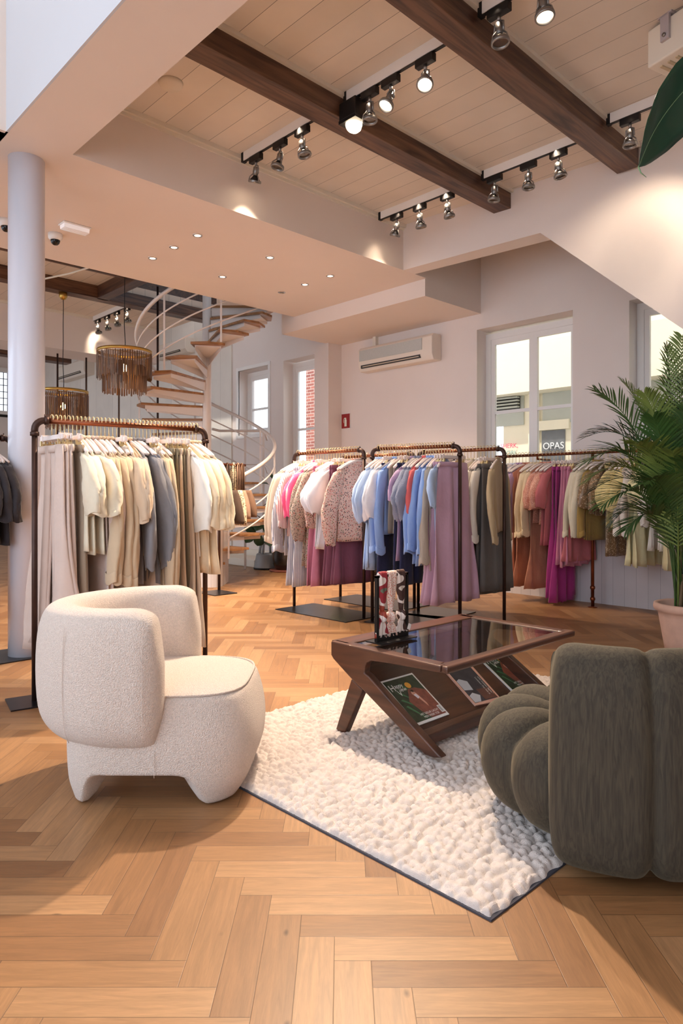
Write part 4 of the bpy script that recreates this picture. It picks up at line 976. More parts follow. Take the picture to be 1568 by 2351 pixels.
# ---------------------------------------------------------------- rug of chunky wool knots
def rug():
    x0, x1, y0, y1 = 1.63, 4.02, 1.085, 2.93; st = .005; cell = .031
    nx, ny = int((x1-x0)/st)+1, int((y1-y0)/st)+1
    X, Y = np.meshgrid(np.linspace(0, x1-x0, nx), np.linspace(0, y1-y0, ny), indexing='ij')
    rs = np.random.RandomState(2); gx, gy = int((x1-x0)/cell)+3, int((y1-y0)/cell)+3
    jx = rs.uniform(-.35, .35, (gx, gy)); jy = rs.uniform(-.35, .35, (gx, gy)); jr = rs.uniform(.72, 1.05, (gx, gy)); jh = rs.uniform(.7, 1.15, (gx, gy))
    wob = .002*np.sin(X*37+2*np.sin(Y*21))
    cx = ((X+wob)/cell).astype(int)+1; cy = ((Y-wob)/cell).astype(int)+1; Hh = np.zeros_like(X)
    for dx in (-1,0,1):
        for dy in (-1,0,1):
            a = np.clip(cx+dx, 0, gx-1); b = np.clip(cy+dy, 0, gy-1)
            px = (a-1+.5+jx[a,b])*cell; py = (b-1+.5+jy[a,b])*cell; r = jr[a,b]*cell*.64
            d = np.sqrt((X+wob-px)**2+(Y-wob-py)**2)/r
            Hh = np.maximum(Hh, jh[a,b]*np.sqrt(np.clip(1-d*d, 0, 1)))
    ed = np.minimum(np.minimum(X, x1-x0-X), np.minimum(Y, y1-y0-Y)); e = np.clip(ed/.018, 0, 1)
    Z = (.007+.019*Hh+.004*np.sin(X*5)*np.sin(Y*6))*np.sqrt(e*(2-e))+.004
    Xo = X+(rs.uniform(-1,1,X.shape)*.001); Yo = Y+.006*np.sin(X*60)*(1-e)
    V = np.stack([Xo, Yo, Z], -1).reshape(-1, 3)
    i = np.arange(nx-1)[:,None]*ny+np.arange(ny-1)[None,:]
    Fq = np.stack([i, i+ny, i+ny+1, i+1], -1).reshape(-1, 4)
    me = bpy.data.meshes.new('pile'); me.vertices.add(len(V)); me.vertices.foreach_set('co', V.ravel())
    me.loops.add(Fq.size); me.loops.foreach_set('vertex_index', Fq.ravel()); me.polygons.add(len(Fq)); me.polygons.foreach_set('loop_start', np.arange(0, Fq.size, 4)); me.update(calc_edges=True); me.validate()
    me.polygons.foreach_set('use_smooth', [True]*len(me.polygons))
    m = mat('rug_wool', (222,210,203), .95, noise=.08, nscale=9., bump=.6, bscale=420, sheen=.3); me.materials.append(m)
    t = thing('rug', 'chunky cream wool rug under the coffee table', 'rug', (x0, y0, 0))
    o = bpy.data.objects.new('pile', me); C.objects.link(o); o.parent = t; tag(o, 'knotted cream wool pile')
    MB().box(-.006, x1-x0+.004, -.006, y1-y0+.004, 0, .006).build('backing', mat('rug_backing', (62,62,72), .9), t)
rug()
# ---------------------------------------------------------------- cream bouclé armchair
boucle = mat('boucle', (232,216,204), .95, noise=.10, nscale=170., bump=.9, bscale=260., sheen=.4)
AX = math.atan2(W(1,0)[1], W(1,0)[0])          # local x = right of the viewer, local y = away
q = W(-.80, 2.90)
t = thing('armchair', 'cream boucle tub armchair with rounded back, standing left of the rug', 'armchair', (q.x, q.y, 0), AX)
def sstep(a, b, x): u = min(1, max(0, (x-a)/(b-a))); return u*u*(3-2*u)
def aplan(th, z):
    e = .52; c, s = math.cos(th), math.sin(th)
    c = math.copysign(abs(c)**e, c); s = math.copysign(abs(s)**e, s)
    k = math.sin(PI*min(1, max(0, (z+.02)/.50)))
    ax = (.385+.058*k) if c > 0 else (.305+.01*k); by = .315+.045*k
    return ax*c+.02, by*s
nA_, R, levels = 72, [], 16
def zbot(x, y):
    wx = sstep(-.22, -.14, x)*(1-sstep(.19, .30, x)); wy = 1-sstep(.13, .22, abs(y))
    return .135*max(wx, wy*1.0)
for i in range(levels):
    u = i/(levels-1); row = []
    for j in range(nA_):
        th = 2*PI*j/nA_; x, y = aplan(th, 0); zb = zbot(x, y); z = zb+(.40-zb)*u; x, y = aplan(th, z); 
        leg = 1-.04*(1-sstep(0, .10, z)); row.append((x*leg, y*leg, z))
    R.append(row)
for (s, dz) in ((.985,.418),(.94,.433),(.86,.443),(.72,.451),(.5,.457),(.25,.46)):
    R.append([(aplan(2*PI*j/nA_, .40)[0]*s, aplan(2*PI*j/nA_, .40)[1]*s, dz) for j in range(nA_)])
inner = []
for (s, ad) in ((.80, .0), (.55, .02), (.2, .02)):
    row = []
    for j in range(nA_):
        th = 2*PI*j/nA_; x, y = aplan(th, 0); zb = zbot(x, y); row.append((x*s, y*s, (zb if s > .7 else .135)+ad*0+.0))
    inner.append(row)
MB().rings(inner[::-1]+R).build('base', boucle, t, sub=1)
MB().tube([(aplan(2*PI*j/96, .40)[0]*.955, aplan(2*PI*j/96, .40)[1]*.955, .432) for j in range(-30, 31)], .005, 6).build('piping', boucle, t)
MB().tube([(.10, -.365, z/100) for z in range(14, 26, 2)], .0012, 6).build('seam', mat('boucle_seam', (216,200,188), .95), t)
# wrap-around back
def upath(s):           # s along the centre line, 0 at the back middle
    rc = .33; arc = rc*PI/2; sg = 1 if s >= 0 else -1; a = abs(s)
    if a <= arc: ph = a/rc; return (-.032-rc*math.cos(ph), sg*rc*math.sin(ph)), (-math.cos(ph), sg*math.sin(ph))
    return (-.032+(a-arc), sg*rc), (0, sg)
Lh = .335*PI/2+.155
R = []; ns = 64; nc = 30
for i in range(ns+1):
    v = -1+2*i/ns; s = Lh*math.copysign(1-(1-abs(v))**1.35, v) if True else 0
    (cx_, cy_), (nx_, ny_) = upath(s); dd = Lh-abs(s)
    k = math.sqrt(max(.0004, 1-(1-min(1, dd/.10))**2)); kz = math.sqrt(max(.0004, 1-(1-min(1, dd/.13))**2))
    zt_, zb_ = .775-.10*(1-kz)-.015*math.cos(s*2), .235+.02*(1-kz)
    hz, zc = (zt_-zb_)/2*(.35+.65*kz if dd < .02 else 1), (zt_+zb_)/2
    row = []
    for j in range(nc):
        a = 2*PI*j/nc; c, sn = math.cos(a), math.sin(a)
        w = .088*k*math.copysign(abs(c)**.6, c); z = zc+hz*math.copysign(abs(sn)**.5, sn)
        w += .018*math.sin(PI*(z-.235)/.54) if c > 0 else -.0
        w -= .05*max(0, (.36-z)/.12)**2*(c > -.2)*.6
        row.append((cx_+nx_*w, cy_+ny_*w, z))
    R.append(row)
MB().rings(R).build('backrest', boucle, t, sub=1)
def outer(s, z):
    (cx_, cy_), (nx_, ny_) = upath(s); w = .090+.018*math.sin(PI*(z-.235)/.54)-.03*max(0,(.36-z)/.12)**2
    return (cx_+nx_*w, cy_+ny_*w, z)
for s in (-(Lh-.055), -.36):
    MB().tube([outer(s, .27+.44*i/14) for i in range(15)], .0010, 6).build('seam', _M['boucle_seam'], t)
# ---------------------------------------------------------------- green velvet swivel chair
velvet = wood('green_velvet', (70,62,48), (50,43,33), 2, .85, 4.5)
vb_ = velvet.node_tree.nodes['Principled BSDF']; vb_.inputs['Sheen Weight'].default_value = .5; vb_.inputs['Sheen Tint'].default_value = (*lin((150,138,112)), 1); vb_.inputs['Sheen Roughness'].default_value = .4
nt = velvet.node_tree
q = W(.99, 2.50)
t = thing('swivel_chair', 'dark olive green velvet tub chair with channel-tufted seat at the right edge', 'armchair', (q.x, q.y, 0), AX)
def lobe(th, n, off, dep, wid):
    d = ((th-off)/(2*PI/n)) % 1.; d = min(d, 1-d)*(2*PI/n)
    return 1-dep*math.exp(-(d/wid)**1.2)+.02*math.cos(n*(th-off)+PI)*.5
prof = [(.05,.045),(.30,.045),(.39,.07),(.445,.12),(.475,.19),(.485,.25),(.475,.32),(.445,.375),(.39,.412),(.32,.425),(.25,.418),(.21,.40),(.17,.415),(.10,.43),(.02,.432)]
R = []; n = 168
for r, z in prof:
    row = []
    for j in range(n):
        th = 2*PI*j/n; k = lobe(th, 12, r_(-158), .085 if r > .2 else .05, .07)
        zz = z-(1-k)*(.45 if (z > .36) else 0)*(.5 if r < .2 else 1)
        row.append((r*k*math.cos(th), r*k*math.sin(th), zz))
    R.append(row)
MB().rings(R).build('seat', velvet, t, sub=1)
MB().lathe([(0,0),(.26,0),(.26,.012),(.05,.02),(.05,.05),(0,.05)], 40).build('swivel_base', black_m, t)
a0, a1 = r_(-137), r_(15); pan = r_(37.); seam0 = r_(-98)
sec = [(.36,.20),(.41,.07),(.475,.032),(.515,.07),(.535,.18),(.535,.34),(.53,.50),(.515,.62),(.485,.70),(.44,.735),(.39,.725),(.355,.67),(.335,.56),(.335,.40)]
R = []; ns = 120
for i in range(ns+1):
    v = i/ns; th = a0+(a1-a0)*(v+.0); dd = min(v, 1-v)*(a1-a0)*.45
    k = math.sqrt(max(.0025, 1-(1-min(1, dd/.10))**2))
    dseam = ((th-seam0)/pan) % 1.; dseam = min(dseam, 1-dseam)*pan; sd = math.exp(-(dseam/.035)**1.1)
    row = []
    for r, z in sec:
        rr = .43+(r-.43)*k; zz = .39+(z-.39)*(.86+.14*k)
        if r > .43: rr -= .026*sd; 
        else: rr += .02*sd
        if z > .6: zz -= .018*sd
        if z < .12: zz += .03*sd
        row.append((rr*math.cos(th), rr*math.sin(th), zz))
    R.append(row)
MB().rings(R).build('backrest', velvet, t, sub=1)
# ---------------------------------------------------------------- walnut coffee table with glass top
wal = wood('walnut', (94,56,38), (62,36,26), 1, .38, .7, coat=.15); walx = wood('walnut_x', (94,56,38), (62,36,26), 0, .38, .7, coat=.15)
tc0 = Vector((2.36, 2.15, 0))
t = thing('coffee_table', 'walnut coffee table with glass top and slanted magazine shelf, standing on the rug', 'coffee table', tc0)
def zp(cx_, cy_, x=2.36): p = Xp(720+cx_/2.45, 1280+cy_/2.45, x); return (p.y-tc0.y, p.z)
outl = [(112,468),(112,545),(125,568),(235,690),(290,740),(640,1105),(690,1122),(735,1122),(600,975),(325,665),(300,645),(303,610),(312,590),(335,578),(430,592),(690,640),(728,645),(730,612),(560,580),(340,530)]
poly = [zp(*c) for c in outl]; poly[0] = (poly[0][0], .46); 
poly = [(y, min(z, .46)) for y, z in poly]; poly[-1] = (poly[-1][0], .46); poly[-2] = (poly[-2][0], .46); poly[-3] = (poly[-3][0], .46)
leg = [zp(*c) for c in ((225,680),(290,742),(188,912),(135,905))]; leg = [leg[0], leg[1], (leg[2][0], .012), (leg[3][0], .012)]
for i, x in enumerate((0., 1.06)):
    MB().prism(poly, 'x', x-.02, x+.025).build('end_frame', wal, t, bevel=.008)
    MB().prism(leg, 'x', x-.018, x+.022).build('leg', wal, t, bevel=.006)
MB().box(0, 1.10, .25, .37, .432, .46).build('rail', walx, t, bevel=.006)
MB().box(-.01, 1.13, -.37, -.305, .425, .458).build('rail', walx, t, bevel=.010)
MB().box(-.005, .045, -.31, .26, .435, .4605).build('rail', wal, t, bevel=.004); MB().box(1.055, 1.10, -.31, .26, .435, .4605).build('rail', wal, t, bevel=.004)
tg = mat('table_glass', (225,230,228), .01, trans=1., spec=.8); tg.node_tree.nodes['Principled BSDF'].inputs['IOR'].default_value = 1.5
MB().box(.045, 1.055, -.305, .25, .447, .455).build('glass_top', tg, t)
def sh_z(y): return .36+(y-2.40)*.66           # slanted shelf
sh_ = [(2.44, sh_z(2.44)-.006), (1.985, sh_z(1.985)-.006), (1.985, sh_z(1.985)-.024), (2.44, sh_z(2.44)-.024)]
MB().prism([(y-tc0.y, z) for y, z in sh_], 'x', .02, 1.05).build('shelf', walx, t)
MB().prism([(1.99-tc0.y, .118),(1.955-tc0.y, .098),(1.962-tc0.y, .045),(2.0-tc0.y, .06)], 'x', .02, 1.05).build('shelf_lip', walx, t, bevel=.006)
MB().box(.02, 1.05, .27, .30, .355, .395).build('stretcher', walx, t, bevel=.005)
# ---------------------------------------------------------------- magazines on the slanted shelf
vv = Vector((0, 1, .66)).normalized(); nn = Vector((0, -.66, 1)).normalized()
def flat(c, s=1): return mat('ink_%d_%d_%d' % c, c, .35)
def magazine(label, x, y, ang, w, h, kind, grp=None):
    o = Vector((x, y, sh_z(y)-.004)); u = Vector((1,0,0)); v = vv.copy()
    uu = u*math.cos(ang)+v*math.sin(ang); v2 = -u*math.sin(ang)+v*math.cos(ang)
    t = thing('magazine', label, 'magazine', o, group=grp)
    def P(a, b, c): return uu*a+v2*b+nn*c
    def poly(name, pts, m, c=.0062, dc=.0004):
        n = len(pts); vs = [P(a, b, c) for a, b in pts]+[P(a, b, c+dc) for a, b in pts]
        return MB().add(vs, [tuple(range(n)), tuple(range(n, 2*n))]+[(i,(i+1)%n,n+(i+1)%n,n+i) for i in range(n)]).build(name, m, t)
    def rect(name, a, b, c, d, m, z=.0062): return poly(name, [(a,b),(c,b),(c,d),(a,d)], m, z)
    M4 = Matrix.Identity(4)
    for r in range(3): M4[r][0], M4[r][1], M4[r][2] = uu[r], v2[r], nn[r]
    def tx(s, a, b, size, m, rot=0, sx=1.): return text('cover_text', s, size, m, t, M4 @ Matrix.Translation((a, b, .0085)) @ Matrix.Rotation(rot, 4, 'Z'), .0001, sx=sx)
    wt = flat((240,238,238))
    if kind == 'green':
        MB().add([P(a,b,c) for c in (0,.006) for a,b in ((0,0),(w,0),(w,h),(0,h))], [(0,1,2,3),(4,5,6,7),(0,1,5,4),(1,2,6,5),(2,3,7,6),(3,0,4,7)]).build('pages', wt, t)
        gm = mat('cover_foliage', (44,58,38), .3, noise=.45, nscale=26.)
        rect('cover_picture', .012, .014, w-.010, h-.010, gm, .0062)
        poly('cover_deck', [(w-.010,.014),(w-.010,.17),(w-.07,.20),(w-.12,.20),(.075,.13),(.10,.06),(.13,.014)], mat('cover_red_wood', (132,70,56), .3, noise=.25, nscale=40.), .0068)
        for (a, b, c, d) in ((.03,.11,.10,.02),(.03,.15,.11,.09),(.05,.19,.10,.15),(.09,.24,.14,.19)):
            poly('cover_leaf', [(a,b),(a+.015,b+.004),(c,d),(c-.004,d-.002)], mat('cover_leaf', (62,118,78), .3), .0066)
        poly('cover_figure', [(.135,.185),(.150,.182),(.158,.165),(.162,.145),(.172,.10),(.168,.075),(.160,.10),(.150,.135),(.138,.15),(.128,.168)], mat('cover_skin', (206,150,132), .4), .0074)
        poly('cover_garment', [(.133,.160),(.152,.163),(.160,.140),(.142,.132)], mat('cover_dress', (216,206,220), .4), .0078)
        poly('cover_hair', [(.132,.186),(.145,.192),(.154,.185),(.150,.175),(.140,.178)], flat((40,28,26)), .0078)
        cc = [(.150+.019*math.cos(2*PI*k/24), .222+.019*math.sin(2*PI*k/24)) for k in range(24)]
        poly('cover_sticker', cc, flat((228,160,52)), .0072)
        tx('H', .020, .208, .060, wt, sx=.8); tx('appy', .056, .222, .034, wt, sx=.95); tx('V', .050, .172, .050, wt, sx=.8); tx('iew', .076, .196, .034, wt, sx=.95)
        tx('HET GELUK LACHT', .070, .040, .017, wt, sx=.92); tx('MEN WEER TOE', .082, .022, .017, wt, sx=.92)
        rect('barcode_box', w-.034, .022, w-.012, .066, wt, .0080)
        bc = MB()
        for k in range(9):
            b = .028+k*.0038; vs = [P(a_, b_, c_) for c_ in (.0084,.0086) for a_, b_ in ((w-.030,b),(w-.016,b),(w-.016,b+.0018),(w-.030,b+.0018))]
            bc.add(vs, [(0,1,2,3),(4,5,6,7),(0,1,5,4),(1,2,6,5),(2,3,7,6),(3,0,4,7)])
        bc.build('barcode', flat((40,40,44)), t)
    else:
        pk = flat((228,178,160)); 
        vs = []; n = 8
        MB().add([P(a,b,c) for c in (0,.009) for a,b in ((0,0),(w,-.012),(w+.012,h*.93),(0,h))], [(0,1,2,3),(4,5,6,7),(0,1,5,4),(1,2,6,5),(2,3,7,6),(3,0,4,7)]).build('pages', pk, t)
        Z0 = .0094
        rect('cover_picture', .010, .012, w-.012, h-.06, mat('cover_dark_photo', (58,54,64), .35, noise=.3, nscale=20.), Z0)
        poly('cover_bed', [(.012,.10),(.075,.09),(.085,.15),(.04,.175),(.012,.165)], mat('cover_pale', (196,198,210), .4), Z0+.0006)
        poly('cover_lower', [(.012,.014),(.06,.012),(.09,.05),(.05,.075),(.012,.06)], mat('cover_pale2', (206,206,214), .4), Z0+.0006)
        poly('cover_brown', [(.10,.016),(w-.013,.016),(w-.013,.085),(.10,.09)], mat('cover_brown', (104,62,52), .4), Z0+.0005)
        rect('cover_strip', w*.3, h-.05, w-.02, h-.02, mat('cover_strip', (160,148,130), .4, noise=.4, nscale=60.), Z0)
        for k, (s, sz) in enumerate((('echt moeten liggen."', .016), ('Loslaten? Dat heb je', .016))):
            text('cover_text', s, sz, wt, t, M4 @ Matrix.Translation((w-.030-.024*k, .165+.0*k, Z0+.0014)) @ Matrix.Rotation(-PI/2, 4, 'Z'), .0001, sx=.95)
    return t
magazine('green jungle cover magazine lying nearest on the slanted table shelf', 2.450, 2.036, 0, .247, .286, 'green', 'magazines with jungle cover')
magazine('pink bordered magazine in the middle of the table shelf', 2.909, 2.031, -.06, .215, .30, 'pink')
magazine('green jungle cover magazine farthest right, partly behind the velvet chair', 3.262, 2.030, 0, .247, .286, 'green', 'magazines with jungle cover')
# ---------------------------------------------------------------- scarf stand and scarves
t = thing('scarf_stand', 'small black metal frame stand on the coffee table glass', 'stand', (2.577, 2.303, .4625))
MB().box(-.135, .135, -.055, .055, 0, .006).build('base_plate', black_m, t)
MB().box(-.112, .112, -.008, .008, .006, .035).build('lower_bar', black_m, t)
for s in (-1, 1): MB().box(s*.112-.007, s*.112+.007, -.009, .009, .006, .333).build('post', black_m, t)
MB().box(-.119, .119, -.009, .009, .322, .335).build('top_bar', mat('bronze_bar', (70,48,42), .4, metal=.5), t)
def blotch(name, c1, c2, c3, s):
    m = mat(name, c1, .6); nt = m.node_tree; b = nt.nodes['Principled BSDF']; tc = nt.nodes.new('ShaderNodeTexCoord')
    n = nt.nodes.new('ShaderNodeTexNoise'); n.inputs['Scale'].default_value = s; n.inputs['Detail'].default_value = 1.
    r = nt.nodes.new('ShaderNodeValToRGB'); r.color_ramp.interpolation = 'CONSTANT'; e = r.color_ramp.elements
    e[0].color = (*lin(c1),1); e[1].position = .5; e[1].color = (*lin(c2),1); q_ = e.new(.60); q_.color = (*lin(c3),1); q2 = e.new(.40); q2.color = (*lin(c1 if len(name) < 5 else c3),1)
    q2.color = (*lin((236,222,214)),1)
    nt.links.new(tc.outputs['Object'], n.inputs['Vector']); nt.links.new(n.outputs['Fac'], r.inputs[0]); nt.links.new(r.outputs[0], b.inputs['Base Color'])
    return m
sm = [blotch('scarf_multi', (150,58,40), (156,44,54), (110,116,100), 9.), cloth('scarf_dots', (238,216,204), 'dots', (206,104,76), .30, .6), blotch('scarf_brown', (70,46,40), (76,50,44), (228,216,202), 9.)]
def scarf(x, m, label, w, zk, hem, seed, lean):
    rn = random.Random(seed); z0 = .4625
    t = thing('scarf', label, 'scarf', (x, 2.303, z0), group='scarves knotted on the small stand')
    def rg(z, wx, wy, cx, fa=.003, n=28):
        return [(cx+wx*math.cos(2*PI*j/n)+fa*math.sin(j*1.9+z*40), wy*math.sin(2*PI*j/n)*(1+.25*math.sin(5*2*PI*j/n+z*20)), z) for j in range(n)]
    R = [rg(.352, w*.75, .004, 0, .001), rg(.350, w*.85, .010, 0, .001), rg(.340, w, .015, 0)]
    for i in range(1, 9):
        v = i/8; R.append(rg(.34-(.34-zk-.02)*v, w*(1-v**1.6)*.92+.009, .016-.006*v, lean*v, .0018))
    MB().rings(R).build('drape', m, t)
    MB().rings([rg(zk+.03, .008, .008, lean), rg(zk+.022, .021, .020, lean), rg(zk, .026, .023, lean), rg(zk-.02, .020, .018, lean), rg(zk-.028, .009, .009, lean)]).build('knot', m, t)
    for s in (-1, 1):
        R = []
        for i in range(7):
            v = i/6; R.append(rg(zk-.02-(zk-.02-hem)*v, .008+.020*math.sin(v*PI*.62), .005+.004*v, lean+s*(.006+.022*v), .0006, 20))
        MB().rings(R).build('tail', m, t)
    return t
scarf(2.505, sm[0], 'rust, red and grey green scarf knotted at the left of the stand', .032, .125, .025, 1, .0)
scarf(2.572, sm[1], 'pale pink scarf with red dots knotted in the middle of the stand', .036, .115, .020, 2, -.004)
ts = scarf(2.640, sm[2], 'brown and cream scarf knotted at the right, with a white tag', .034, .118, .030, 3, .008)
MB().box(.035, .058, -.022, -.021, .045, .075).build('tag', white_m, ts, rot=(0, r_(25), 0), loc=(-.02,0,.02))
# ---------------------------------------------------------------- potted palm
def frond(base, ctrl, tip, n, ll, mb, rn, droop=.25, wid=.0075):
    P = [base*(1-u)**2+ctrl*2*u*(1-u)+tip*u*u for u in [i/24 for i in range(25)]]
    mb.tube(P, [.007*(1-.8*i/24) for i in range(25)], 6)
    for i in range(n):
        u = .28+.72*i/(n-1); k = u*24; j = min(int(k), 23); p = P[j].lerp(P[j+1], k-j); tg_ = (P[min(j+1,24)]-P[max(j-1,0)]).normalized()
        sd = tg_.cross(Vector((0,0,1))); sd = sd.normalized() if sd.length > .05 else Vector((1,0,0)); up = sd.cross(tg_).normalized()
        L = ll*(math.sin(PI*(.18+.74*(i/(n-1)))))**.8*rn.uniform(.85, 1.1)
        for s in (-1, 1):
            f = .55+.55*u; d = (tg_*f+sd*s*(1.05-.45*u)+up*rn.uniform(.1, .45)).normalized()
            pts = []
            for m_ in range(5):
                v = m_/4; c = p+d*(L*v)+Vector((0,0,-1))*(L*droop*v*v); w = wid*math.sin(PI*min(.97, .12+.83*v))**.7*(1 if v < 1 else .1)
                wv = d.cross(up).normalized()*w
                pts += [c-wv, c+up*(-.25*w), c+wv]
            o_ = len(mb.v); mb.v += [tuple(a) for a in pts]
            for m_ in range(4):
                a = o_+m_*3; mb.f += [(a,a+1,a+4,a+3),(a+1,a+2,a+5,a+4)]; mb.smooth += [True, True]
palm_m = mat('palm_leaf', (58,88,40), .45, noise=.30, nscale=5., spec=.5); palm_m2 = mat('palm_leaf_dark', (34,66,44), .45, noise=.3, nscale=5.); palm_m3 = mat('palm_leaf_light', (104,122,56), .5, noise=.25, nscale=6.)
q = D(1582, 1135, 5.0); base0 = Vector((q.x, q.y, 0))
t = thing('potted_palm', 'large potted palm in a terracotta pot at the right edge', 'potted plant', base0)
MB().lathe([(.0,0),(.155,0),(.175,.12),(.205,.30),(.212,.335),(.235,.345),(.242,.37),(.238,.395),(.222,.40),(.205,.39),(.195,.33),(.0,.33)], 48).build('pot', mat('terracotta', (206,168,148), .8, noise=.12, nscale=7., bump=.1), t)
MB().lathe([(.0,.352),(.12,.356),(.196,.345)], 30, cap=False).build('soil', mat('soil', (58,42,32), .95, bump=.8, bscale=50), t)
rn = random.Random(21); Zc = 5.0
tips = [((1368,897),-.1,(1490,1010)),((1350,1002),.15,(1480,960)),((1344,1062),-.25,(1490,975)),((1352,1100),.0,(1480,1010)),((1362,1125),.3,(1490,1040)),((1385,1160),-.35,(1480,1070)),((1410,1195),.1,(1490,1100)),((1440,1215),-.2,(1500,1130)),
 ((1432,880),.35,(1500,1010)),((1480,905),-.3,(1530,1040)),((1532,800),.1,(1545,1000)),((1566,775),-.1,(1560,1000)),((1500,960),-.45,(1535,1080)),((1460,1020),-.5,(1520,1060)),((1530,930),.4,(1550,1060)),((1478,1110),-.55,(1530,1090)),
 ((1610,800),.1,(1585,1000)),((1660,860),-.1,(1600,1010)),((1720,960),.1,(1630,1020)),((1760,1060),-.2,(1640,1050)),((1600,930),-.5,(1580,1070)),((1680,1100),-.4,(1620,1080)),((1590,1060),-.6,(1575,1120)),((1545,1040),-.55,(1560,1130))]
for i, (tp, dz, ct) in enumerate(tips):
    b_ = D(1560+rn.uniform(-12, 18), 1400, Zc+rn.uniform(-.05, .05)); b_.z = .34
    mid = D(ct[0]+ (1560-ct[0])*.45, ct[1], Zc+dz*.4); tp_ = D(tp[0], tp[1], Zc+dz)
    mb = MB(); frond(b_-base0, mid-base0+Vector((0,0,.12)), tp_-base0, 40, .30, mb, rn)
    mb.build('frond', (palm_m, palm_m2, palm_m, palm_m3, palm_m2)[i % 5] if i not in (8,9,10,11) else palm_m3, t)
sheath = MB()
for k in range(7):
    a = k*.9; sheath.tube([(.05*math.cos(a)-.07, .05*math.sin(a), .34),(.03*math.cos(a)-.07, .03*math.sin(a), .62+.05*(k%3))], [.018,.006], 7)
sheath.build('stem', mat('palm_sheath', (112,92,66), .8), t)
# ---------------------------------------------------------------- big leaf reaching in at the upper right
leaf_m = mat('broad_leaf', (34,72,52), .35, noise=.15, nscale=4., coat=.1); vein_m = mat('leaf_vein', (120,150,110), .45)
def blade(mb, root, tip, side, nrm, wmax, vein=None, curl=.12, n=16, shape=.62, fold=.25):
    L = (tip-root).length; ax = (tip-root).normalized()
    side = (side-ax*side.dot(ax)).normalized(); nrm = ax.cross(side).normalized()
    R = []; mid = []
    for i in range(n+1):
        v = i/n; w = wmax*math.sin(PI*min(1, v**shape))**.8 if 0 < v < 1 else .001
        c = root+ax*(L*v)+nrm*(curl*L*math.sin(PI*v))
        row = [c+side*(w*s)+nrm*(fold*w*abs(s)**1.3+.02*w*math.sin(v*30)*abs(s)) for s in (-1,-.75,-.5,-.25,0,.25,.5,.75,1)]
        R.append(row); mid.append(c-nrm*.0015)
    th = nrm*.0012
    R2 = [row+[p-th for p in row[::-1]] for row in R]
    mb.rings(R2)
    return mid
ph_ = W(2.02, 3.35)
t = thing('broad_leaf_plant', 'large dark green pointed leaf hanging in at the upper right edge', 'plant', (ph_.x, ph_.y, 0))
root, tip = D(1668, 112, 3.15)-ph_, D(1466, 384, 3.05)-ph_
mb = MB(); mid = blade(mb, root, tip, W(1, .0, -.55)*-1 if False else W(.75, .25, .75), W(0, 1, 0), .155, curl=-.10, shape=.72, fold=.22)
lo = mb.build('leaf', leaf_m, t)
vb = MB().tube(mid, .003, 6)
vb.tube([tip, tip+W(.01,0,-.025), tip+W(.035,0,-.045)], [.004,.003,.001], 6); vb.build('midrib', vein_m, lo)
for (dx, dz, dy) in ((.3,.35,.3),(.35,-.1,-.3),(.1,.45,-.35)):
    mb = MB(); tp = Vector((0,0,2.9))+W(dx+.25, dy, dz); rt = Vector((0,0,2.75))+W(.12, dy*.3, .1)
    blade(mb, rt, tp, W(0,1,0), W(0,0,1), .11); mb.build('leaf', leaf_m, t)
MB().tube([(0,0,.3),(.02,0,1.4),(0,.02,2.3),(root.x*.4, root.y*.4, 2.9), root], [.03,.026,.02,.010,.006], 10).build('stem', mat('plant_stem', (86,92,58), .7), t)
MB().lathe([(0,0),(.16,0),(.2,.32),(.2,.34),(.18,.34),(.17,.30),(0,.30)], 32).build('pot', mat('grey_pot', (150,146,140), .7), t)
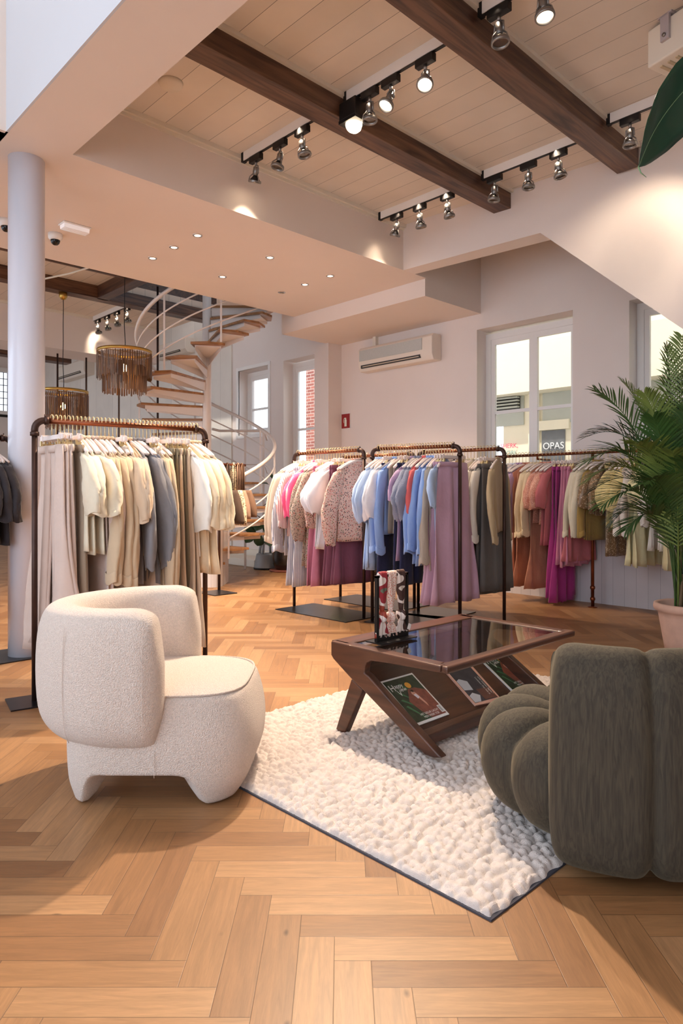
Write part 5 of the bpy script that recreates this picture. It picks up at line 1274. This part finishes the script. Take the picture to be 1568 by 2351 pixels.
# ---------------------------------------------------------------- fiddle leaf plant in a black pot
q = Zp(657, 1311, 0); Zq = q.x*U1+q.y*V1
t = thing('fiddle_leaf_plant', 'fiddle leaf plant in a glossy black pot beside the step stool', 'potted plant', (q.x, q.y, 0))
MB().lathe([(0,0),(.25,0),(.265,.025),(.25,.03),(0,.03)], 36).build('saucer', mat('saucer_red', (128,70,54), .6), t)
MB().lathe([(.0,.03),(.16,.03),(.215,.12),(.232,.22),(.215,.33),(.222,.36),(.228,.38),(.205,.38),(.195,.34),(0,.32)], 40).build('pot', mat('black_glaze', (26,22,22), .15, coat=.5), t)
def lp(px, py, dz=0.): v = D(px, py, Zq+dz)-q; return v
q = Vector((q.x, q.y, 0))
def lp(px, py, dz=0.): return D(px, py, Zq+dz)-q
tr = [Vector((0,0,.32)), lp(640,1225), lp(628,1200), lp(648,1150), lp(644,1105)]
MB().tube(tr, [.03,.022,.018,.012,.006], 8).tube([lp(628,1200), lp(600,1190), lp(585,1180), lp(640,1130,.1)], [.014,.010,.008,.004], 7).tube([lp(640,1225), lp(610,1222), lp(585,1232)], [.012,.009,.005], 7).build('trunk', mat('fig_bark', (84,64,48), .8), t)
rn = random.Random(8); fig = mat('fig_leaf', (38,68,36), .3, noise=.25, nscale=6., coat=.2)
LV = [((644,1118),(626,1088)),((648,1130),(655,1100)),((640,1140),(622,1125)),((650,1150),(662,1135)),((640,1158),(616,1160)),((648,1168),(668,1172)),((646,1175),(640,1205)),((636,1182),(618,1205)),((648,1185),(662,1215)),
 ((600,1190),(590,1215)),((588,1232),(570,1205)),((586,1234),(566,1245)),((600,1226),(592,1250)),((612,1222),(618,1250)),((606,1222),(612,1195)),((640,1128),(604,1112)),((628,1200),(648,1228)),((585,1182),(562,1190)),((630,1145),(640,1120))]
for (a, b) in LV:
    mb = MB(); r0, r1 = lp(*a, rn.uniform(-.15,.05)), lp(*b, rn.uniform(-.25,.05)); r1 = r0+(r1-r0)*1.15
    blade(mb, r0, r1, W(rn.uniform(.5,1), rn.uniform(-.4,.4), rn.uniform(-.3,.3)), W(0,1,0), .085, curl=.1*rn.choice((-1,1)), n=10, shape=1.5)
    mb.build('leaf', fig, t)
# hidden-side window light on the gallery: none needed
